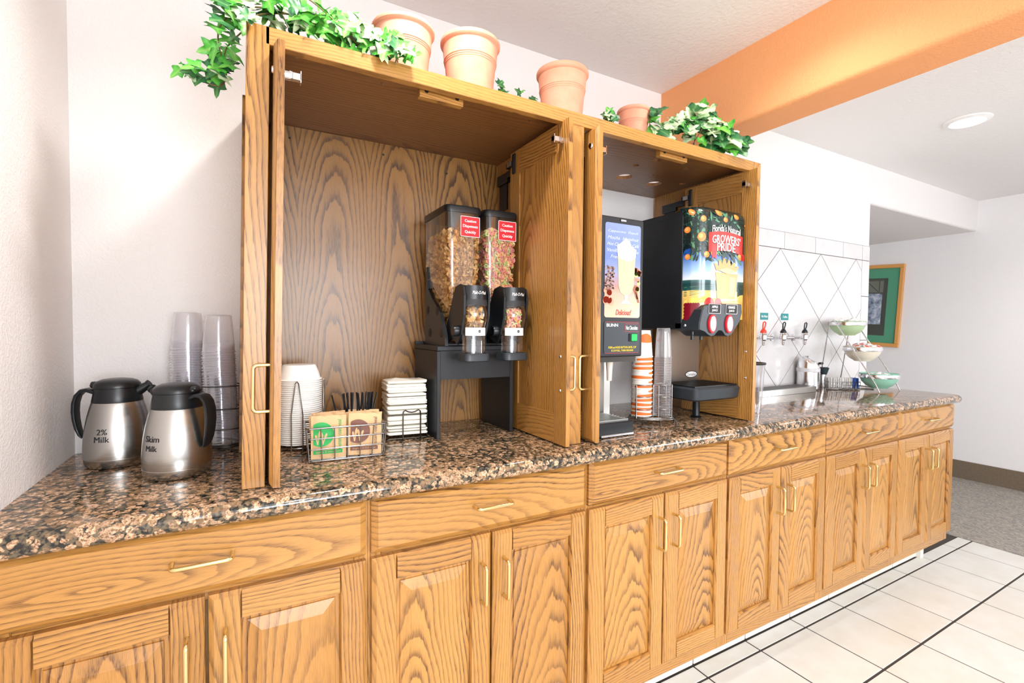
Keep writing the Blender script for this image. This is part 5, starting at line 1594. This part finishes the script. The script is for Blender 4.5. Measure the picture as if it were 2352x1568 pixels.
# ------------------------------------------------------------------ three-tier bowl stand
rx = 3.075
k = thing('bowl_stand', 'slanting three-tier wire stand holding three bowls', 'stand', (rx, 1.46, T))
tiers = [(1.505, 1.292), (1.415, 1.148), (1.325, 1.004)]     # y, z of the rims
tx = [3.092, 3.077, 3.066]
R = .0945
for s_ in (-1, 1):
    X = rx + s_ * .113
    m = MB(); m.tube([(X, 1.535, 1.300), (X, 1.512, 1.312), (X, 1.295, T + .045), (X, 1.275, T + .002)], .0036, 10); m.build('slanted_leg', 'steel_bright', k, smooth=60)
    m = MB(); m.tube([(X, 1.535, 1.300), (X, 1.585, T + .002)], .003, 8); m.build('rear_leg', 'wire', k, smooth=60)
    m = MB(); m.tube([(X, 1.585, T + .004), (X, 1.40, T + .004)], .003, 8); m.build('floor_bar', 'wire', k, smooth=60)
for (y_, z_), rx_ in zip(tiers, tx):
    m = MB(); m.lathe([(R - .004, -.009), (R, -.010), (R + .0015, 0), (R, .010), (R - .003, .0105)], 44, (rx_, y_, z_)); m.build('ring_band', 'steel_bright', k, smooth=40)
bcol = [('green_bowl', (176, 204, 160)), ('cream_bowl', (226, 218, 200)), ('jade_bowl', (150, 206, 184))]
lbs = ['pale green bowl on the top tier, heaped with white creamer cups', 'cream-coloured bowl on the middle tier with red-lidded creamers', 'jade green bowl on the bottom tier of the stand']
for (y_, z_), (nm, c_), lb, rx_ in zip(tiers, bcol, lbs, tx):
    m = MB(); m.lathe([(0, -.068), (.040, -.068), (.043, -.072), (.046, -.068), (.070, -.054), (.090, -.032), (.1005, -.008), (.1025, .012), (.104, .014), (.102, .0155), (.0985, .012), (.096, -.006), (.085, -.030), (.066, -.048), (.040, -.060), (0, -.060)], 48, (0, 0, 0))
    m.v = [(a * .885, b * .885, c * .95) for a, b, c in m.v]
    o = m.build('bowl', plain(nm, c_, .25), smooth=40); o.location = (rx_, y_, z_)
    tag(o, lb, 'bowl', 'bowls on the tiered stand')
crm = {}
crnd = random.Random(3)
def creamer(x, y, z_, kind, lb, grp):
    if kind not in crm:
        m = MB(); m.lathe([(0, 0), (.0115, 0), (.0145, .018), (.0175, .0185), (.0175, .0198), (0, .0202)], 20)
        o = m.build('creamer_cup', 'white', smooth=30)
        if kind == 'red':
            m = MB(); m.lathe([(0, .0206), (.0125, .0204), (.0128, .0202)], 20); m.build('red_lid', M.setdefault('lidred', plain('red_lid', (222, 52, 48), .4)), o)
        crm[kind] = o
    else: o = copy_tree(crm[kind])
    o.location = (x, y, z_)
    o.rotation_euler = (crnd.uniform(-.45, .45), crnd.uniform(-.45, .45), crnd.uniform(0, 6))
    tag(o, lb, 'creamer', grp)
for (ti, kind, lb, grp) in ((0, 'white', 'white creamer cup heaped in the top bowl', 'creamers in the top bowl'), (1, 'red', 'creamer cup with a red lid in the middle bowl', 'red-lidded creamers in the middle bowl'), (2, 'white', 'white creamer cup lying in the bottom bowl', 'creamers in the bottom bowl')):
    y_, z_ = tiers[ti]
    up = (.006, .004, -.010)[ti]
    for rr, cnt, dz in ((0, 1, .014), (.034, 6, .010), (.066, 11, .002)):
        for q in range(cnt):
            a = 2 * PI * q / cnt + rr * 40
            creamer(tx[ti] + rr * math.cos(a), y_ + rr * math.sin(a), z_ + up + dz - .006, kind, lb, grp)

# ------------------------------------------------------------------ framed picture on the far wall
fx_ = XF
sx_k = fx_ / 5.26
k = thing('framed_picture', 'picture with a wide green mat in a light wood frame on the far wall', 'picture', (fx_, 2.46, 1.50))
W_, H_ = .66, .775
tl = rad(2.6)
yc, zc_ = 2.13 + W_ / 2, 1.497
def pf(a, b, d): return (fx_ - d, yc - (a * math.cos(tl) + b * math.sin(tl)), zc_ + (-a * math.sin(tl) + b * math.cos(tl)))
fw = .034
M['maple'] = plain('honey_maple', (222, 160, 88), .4)
for a0, a1, b0, b1 in ((-W_ / 2, W_ / 2, H_ / 2 - fw, H_ / 2), (-W_ / 2, W_ / 2, -H_ / 2, -H_ / 2 + fw), (-W_ / 2, -W_ / 2 + fw, -H_ / 2 + fw, H_ / 2 - fw), (W_ / 2 - fw, W_ / 2, -H_ / 2 + fw, H_ / 2 - fw)):
    m = MB(); m.box(a0, a1, b0, b1, .002, .028, fn=pf, bev=.004); m.build('frame_bar', 'maple', k)
m = MB(); m.prism([[(-W_ / 2 + fw - .003, -H_ / 2 + fw - .003), (W_ / 2 - fw + .003, -H_ / 2 + fw - .003), (W_ / 2 - fw + .003, H_ / 2 - fw + .003), (-W_ / 2 + fw - .003, H_ / 2 - fw + .003)]], .004, .010, fn=pf); m.build('green_mat', plain('green_mat', (84, 156, 124), .7), k)
m = MB(); m.box(-.22, .203, -.285, .26, .0102, .0115, fn=pf); im = m.build('inner_mat', plain('dark_mat', (70, 74, 68), .7), k)
m = MB(); m.box(-.19, .165, -.18, .115, .0117, .0125, fn=pf); 
def artmat():
    t = NT('winter_view')
    p = t.geo()
    s = t.n('SeparateXYZ', {0: p}).outputs
    nz = t.noise(p, 22, 5, .65)
    c = t.ramp(nz, [(.3, lin(70, 84, 104)), (.5, lin(150, 164, 186)), (.7, lin(222, 226, 232))])
    t.P(Base_Color=c, Roughness=.5)
    return t.m
m.build('print', artmat(), im)
m = MB(); m.box(-.19, .17, .125, .245, .0116, .0122, fn=pf); br = m.build('bridge_print', plain('grey_sky_print', (112, 116, 106), .7), im)
m = MB()
for a0, b0, a1, b1 in ((-.17, .24, -.06, .13), (.02, .24, .02, .13), (.02, .24, .13, .13), (.136, .24, .136, .13), (-.17, .239, .165, .239)): m.tube([pf(a0, b0, .0126), pf(a1, b1, .0126)], .0022, 5)
m.build('girders', 'ink', br)
# ------------------------------------------------------------------ terracotta pots on the hutch
def pot(x, y, r, h, lb):
    k = r / .08
    pr = [(0, .002), (.056 * k, .002), (.057 * k, 0), (.0585 * k, .002), (.067 * k, h * .60), (.0676 * k, h * .615), (.0690 * k, h * .625), (.0684 * k, h * .640), (.0700 * k, h * .652), (.0692 * k, h * .668), (.0712 * k, h * .682), (.0704 * k, h * .70), (.0735 * k, h * .90), (.0775 * k, h * .915), (.080 * k, h * .94), (.080 * k, h * .975), (.0775 * k, h), (.0745 * k, h * .985), (.072 * k, h * .90), (.060 * k, h * .3), (.05 * k, h * .12), (0, h * .12)]
    m = MB(); m.lathe(pr, 48)
    o = m.build('flower_pot', 'terracotta', smooth=30); o.location = (x, y, HT + .0004)
    tag(o, lb, 'flower pot', 'terracotta pots on the hutch')
pot(.3627, 1.235, .079, .152, 'terracotta pot at the right end of the left ivy, partly covered by leaves')
pot(.550, 1.235, .082, .170, 'large terracotta pot standing between the leafy pot and the pot at mid hutch')
pot(.869, 1.250, .081, .180, 'terracotta pot standing alone above the middle of the hutch')
pot(1.165, 1.250, .056, .132, 'small terracotta pot beside the right-hand ivy')

# the left end of the hutch stands a little out of plumb, as in the picture
def out_of_plumb(o):
    if o.type == 'MESH':
        for v in o.data.vertices: v.co.x += (v.co.z - .47) * .0165
    for c in o.children: out_of_plumb(c)
for o in list(H.children):
    xs_ = [v.co.x for q in ([o] + list(o.children)) if q.type == 'MESH' for v in q.data.vertices]
    if xs_ and max(xs_) < -.70 and min(xs_) < -.70: out_of_plumb(o)

# ------------------------------------------------------------------ ivy
def leaf_mesh(mat, seed, w=1.0, broad=False):
    rnd = random.Random(seed)
    half = [(0.0, -.02), (.16, -.16), (.40, -.22), (.50, -.02), (.36, .12), (.47, .36), (.60, .46), (.38, .50), (.22, .54), (.13, .80), (0.0, 1.0)]
    if broad: half = [(0.0, -.02), (.20, -.20), (.44, -.20), (.56, -.02), (.52, .14), (.54, .30), (.50, .42), (.40, .50), (.28, .62), (.14, .84), (0.0, 1.0)]
    half = [(a * (1 + rnd.uniform(-.12, .12)) * w, b + rnd.uniform(-.03, .03) * (0 < a)) for a, b in half]
    vs, fs = [], []
    cen = [(0, b, .02 - .16 * max(0, b - .3) ** 2) for b in (-.02, .12, .32, .54, 1.0)]
    ci = [0, 0, 0, 1, 1, 2, 2, 3, 3, 3, 4]
    vs = list(cen)
    for sgn in (1, -1):
        o = len(vs)
        for a, b in half: vs.append((sgn * a, b, .24 * abs(a) - .18 * max(0, b - .3) ** 2 - .35 * a * a + .04 * rnd.uniform(-1, 1) * (a > 0)))
        for i in range(len(half) - 1):
            f = [ci[i], o + i, o + i + 1]
            if ci[i] != ci[i + 1]: f = [ci[i], o + i, o + i + 1, ci[i + 1]]
            fs.append(tuple(f) if sgn > 0 else tuple(f[::-1]))
    sc = .042
    me = bpy.data.meshes.new('leaf')
    me.from_pydata([(a * sc, b * sc, c * sc) for a, b, c in vs], [], fs)
    me.materials.append(M[mat])
    me.polygons.foreach_set('use_smooth', [True] * len(me.polygons))
    return me
LM = {k_: [leaf_mesh(k_, i * 7 + len(k_) + i, w_) for i, w_ in enumerate((1.0, .85, 1.12))] for k_ in ('leaf0', 'leaf1', 'leaf2')}
LB = {k_: [leaf_mesh(k_, i * 5 + 3, w_, True) for i, w_ in enumerate((1.0, 1.15, .9))] for k_ in LM}
tocam = Vector((0, 0, 1.2571))
def ivy(label, loc, stems, clusters, seed, mats, stemmat='stem', broad=False):
    rnd = random.Random(seed)
    t = thing('ivy', label, 'ivy', loc, 'trailing ivy on the hutch')
    t['_o'] = tuple(loc)
    L = Vector(loc)
    for pts in stems:
        pts = [Vector(p) for p in pts]
        dense = []
        for i in range(len(pts) - 1):
            p0, p1, p2, p3 = pts[max(i - 1, 0)], pts[i], pts[i + 1], pts[min(i + 2, len(pts) - 1)]
            for q in range(6):
                f = q / 6
                dense.append(.5 * ((2 * p1) + (p2 - p0) * f + (2 * p0 - 5 * p1 + 4 * p2 - p3) * f * f + (3 * p1 - p0 - 3 * p2 + p3) * f ** 3))
        dense.append(pts[-1])
        m = MB(); m.tube([tuple(p) for p in dense], .0017, 6); m.build('stem', stemmat, t, smooth=60)
    for (c, r_, n, sz, ax) in clusters:
        for q in range(n):
            for tries in range(20):
                d = Vector((rnd.uniform(-1, 1), rnd.uniform(-1, 1), rnd.uniform(-1, 1)))
                if d.length > 1: continue
                p = Vector(c) + Vector((d.x * r_[0], d.y * r_[1], d.z * r_[2]))
                # keep clear of the hutch top and its front face
                if -.012 < p.x < 1.68 and p.y > HF - .012 and p.z < HT + .012: continue
                break
            mk = rnd.choices(('leaf0', 'leaf1', 'leaf2'), mats)[0]
            o = bpy.data.objects.new('leaf', rnd.choice((LB if broad and rnd.random() < .85 else LM)[mk]))
            COL.objects.link(o)
            o.parent = t
            s_ = sz * rnd.uniform(.72, 1.15)
            o.scale = (s_, s_, s_)
            o.location = p - L
            nrm = ((tocam - p).normalized() * .75 + Vector((rnd.uniform(-1, 1), rnd.uniform(-.9, .5), rnd.uniform(-.3, 1.1))) * .75 + Vector((0, 0, .55))).normalized()
            tip = Vector((ax[0], ax[1], ax[2])) + Vector((rnd.uniform(-1, 1), rnd.uniform(-1, .4), rnd.uniform(-1, .6)))
            tip = (tip - nrm * tip.dot(nrm)).normalized()
            sd = tip.cross(nrm)
            o.rotation_euler = Matrix((sd, tip, nrm)).transposed().to_euler()
Z_ = HT
# left garland: along the top of the hutch and hanging past its left side
ivy('bright green ivy trailing over the top left corner of the hutch', (.2, 1.2, Z_),
    [[(.30, 1.19, Z_ + .01), (.20, 1.17, Z_ + .045), (.11, 1.15, Z_ + .06), (.035, 1.13, Z_ + .03), (.02, 1.095, Z_ - .01)],
     [(.28, 1.22, Z_ + .02), (.15, 1.22, Z_ + .09), (.02, 1.20, Z_ + .08), (-.04, 1.20, Z_ + .02), (-.035, 1.20, Z_ - .05), (-.015, 1.19, Z_ - .06)],
     [(.02, 1.21, Z_ + .05), (-.03, 1.21, Z_ - .02), (-.03, 1.21, Z_ - .08), (-.05, 1.2, Z_ - .105), (-.10, 1.2, Z_ - .092)],
     [(.10, 1.21, Z_ + .05), (.05, 1.21, Z_ + .13), (-.01, 1.21, Z_ + .16)],
     [(.33, 1.17, Z_ + .03), (.31, 1.11, Z_ + .005), (.30, 1.085, Z_ - .02)],
     [(.24, 1.15, Z_ + .03), (.16, 1.14, Z_ + .08), (.12, 1.14, Z_ + .10)]],
    [((-.020, 1.20, 1.93), (.032, .05, .045), 16, 1.0, (-.3, -.3, -.4)), ((-.030, 1.20, 1.845), (.034, .05, .05), 15, .95, (-.5, -.2, -.6)),
     ((-.050, 1.20, 1.778), (.032, .04, .018), 7, .85, (-.8, -.2, -.3)), ((-.095, 1.20, 1.772), (.02, .02, .008), 3, .95, (-1, -.2, -.1)), ((.069, 1.16, 1.925), (.06, .05, .04), 16, 1.1, (.2, -.5, -.2)), ((.1386, 1.16, 1.925), (.05, .05, .045), 20, 1.1, (.2, -.5, -.2)),
     ((.2126, 1.155, 1.92), (.05, .05, .042), 24, 1.05, (.2, -.5, -.3)), ((.279, 1.125, 1.905), (.045, .035, .035), 24, 1.0, (.3, -.6, -.4)), ((.315, 1.10, 1.885), (.03, .02, .015), 6, 1.05, (.6, -.3, -.5)), ((.02, 1.095, 1.868), (.012, .008, .008), 2, 1.0, (-.8, -.2, -.2)), ((0.0, 1.2, 1.99), (.06, .05, .02), 6, 1.0, (-.2, -.3, .2))],
    3, (6, 2, 2.2))
# sprigs that peep over the rail between the pots
ivy('short ivy sprig behind the hutch rail at the foot of the second pot', (.62, 1.27, Z_), [[(.60, 1.30, Z_ + .02), (.68, 1.29, Z_ + .09)]], [((.675, 1.29, Z_ + .105), (.018, .02, .018), 4, .6, (.3, 0, .5))], 31, (2, 4, 0), 'stemb')
ivy('lone dark ivy sprig standing between the second and third pots', (.77, 1.35, Z_), [[(.76, 1.35, Z_ + .01), (.770, 1.35, Z_ + .12)]], [((.770, 1.345, Z_ + .135), (.006, .01, .010), 2, .6, (0, 0, 1))], 32, (1, 4, 0), 'stemb')
ivy('little bright ivy sprig just left of the third pot', (.815, 1.35, Z_), [[(.81, 1.35, Z_ + .01), (.818, 1.35, Z_ + .115)]], [((.815, 1.345, Z_ + .125), (.016, .01, .010), 5, .6, (-.3, 0, .4))], 33, (4, 2, 1), 'stemb')
ivy('dark ivy tuft against the left side of the small pot', (1.03, 1.21, Z_), [[(1.05, 1.22, Z_ + .01), (1.02, 1.20, Z_ + .06)]], [((1.018, 1.195, Z_ + .062), (.028, .015, .020), 11, .7, (-.6, -.2, .1))], 34, (1, 5, 1.5), 'stemb')
# right-hand ivy
ivy('full variegated ivy on the right end of the hutch top', (1.45, 1.2, Z_),
    [[(1.22, 1.2, Z_ + .02), (1.30, 1.2, Z_ + .08), (1.36, 1.21, Z_ + .13)], [(1.42, 1.22, Z_ + .02), (1.45, 1.23, Z_ + .12), (1.45, 1.24, Z_ + .20)],
     [(1.5, 1.2, Z_ + .02), (1.54, 1.17, Z_ + .09), (1.56, 1.14, Z_ + .05)], [(1.3, 1.24, Z_ + .09), (1.27, 1.25, Z_ + .13)], [(1.38, 1.2, Z_ + .02), (1.40, 1.16, Z_ + .09)], [(1.22, 1.21, Z_ + .0), (1.19, 1.2, Z_ + .08), (1.20, 1.2, Z_ + .11)]],
    [((1.4407, 1.21, 2.01), (.07, .06, .05), 36, 1.1, (.1, -.5, -.2)), ((1.502, 1.17, 1.96), (.055, .05, .05), 36, 1.05, (.4, -.5, -.4)), ((1.46, 1.15, 1.93), (.065, .04, .04), 26, 1.1, (.2, -.5, -.6)), ((1.515, 1.12, 1.91), (.035, .03, .022), 11, 1.15, (.6, -.4, -.6)),
     ((1.335, 1.20, 1.955), (.07, .05, .045), 24, 1.05, (-.2, -.5, 0)), ((1.452, 1.24, 2.065), (.03, .02, .022), 6, 1.25, (-.1, -.3, .8)), ((1.20, 1.19, 1.945), (.018, .03, .05), 9, .9, (.1, -.3, .5)), ((1.26, 1.20, 1.92), (.04, .04, .03), 9, .9, (0, -.4, .1))],
    6, (2.4, 3.6, 3.2), 'stemb', True)
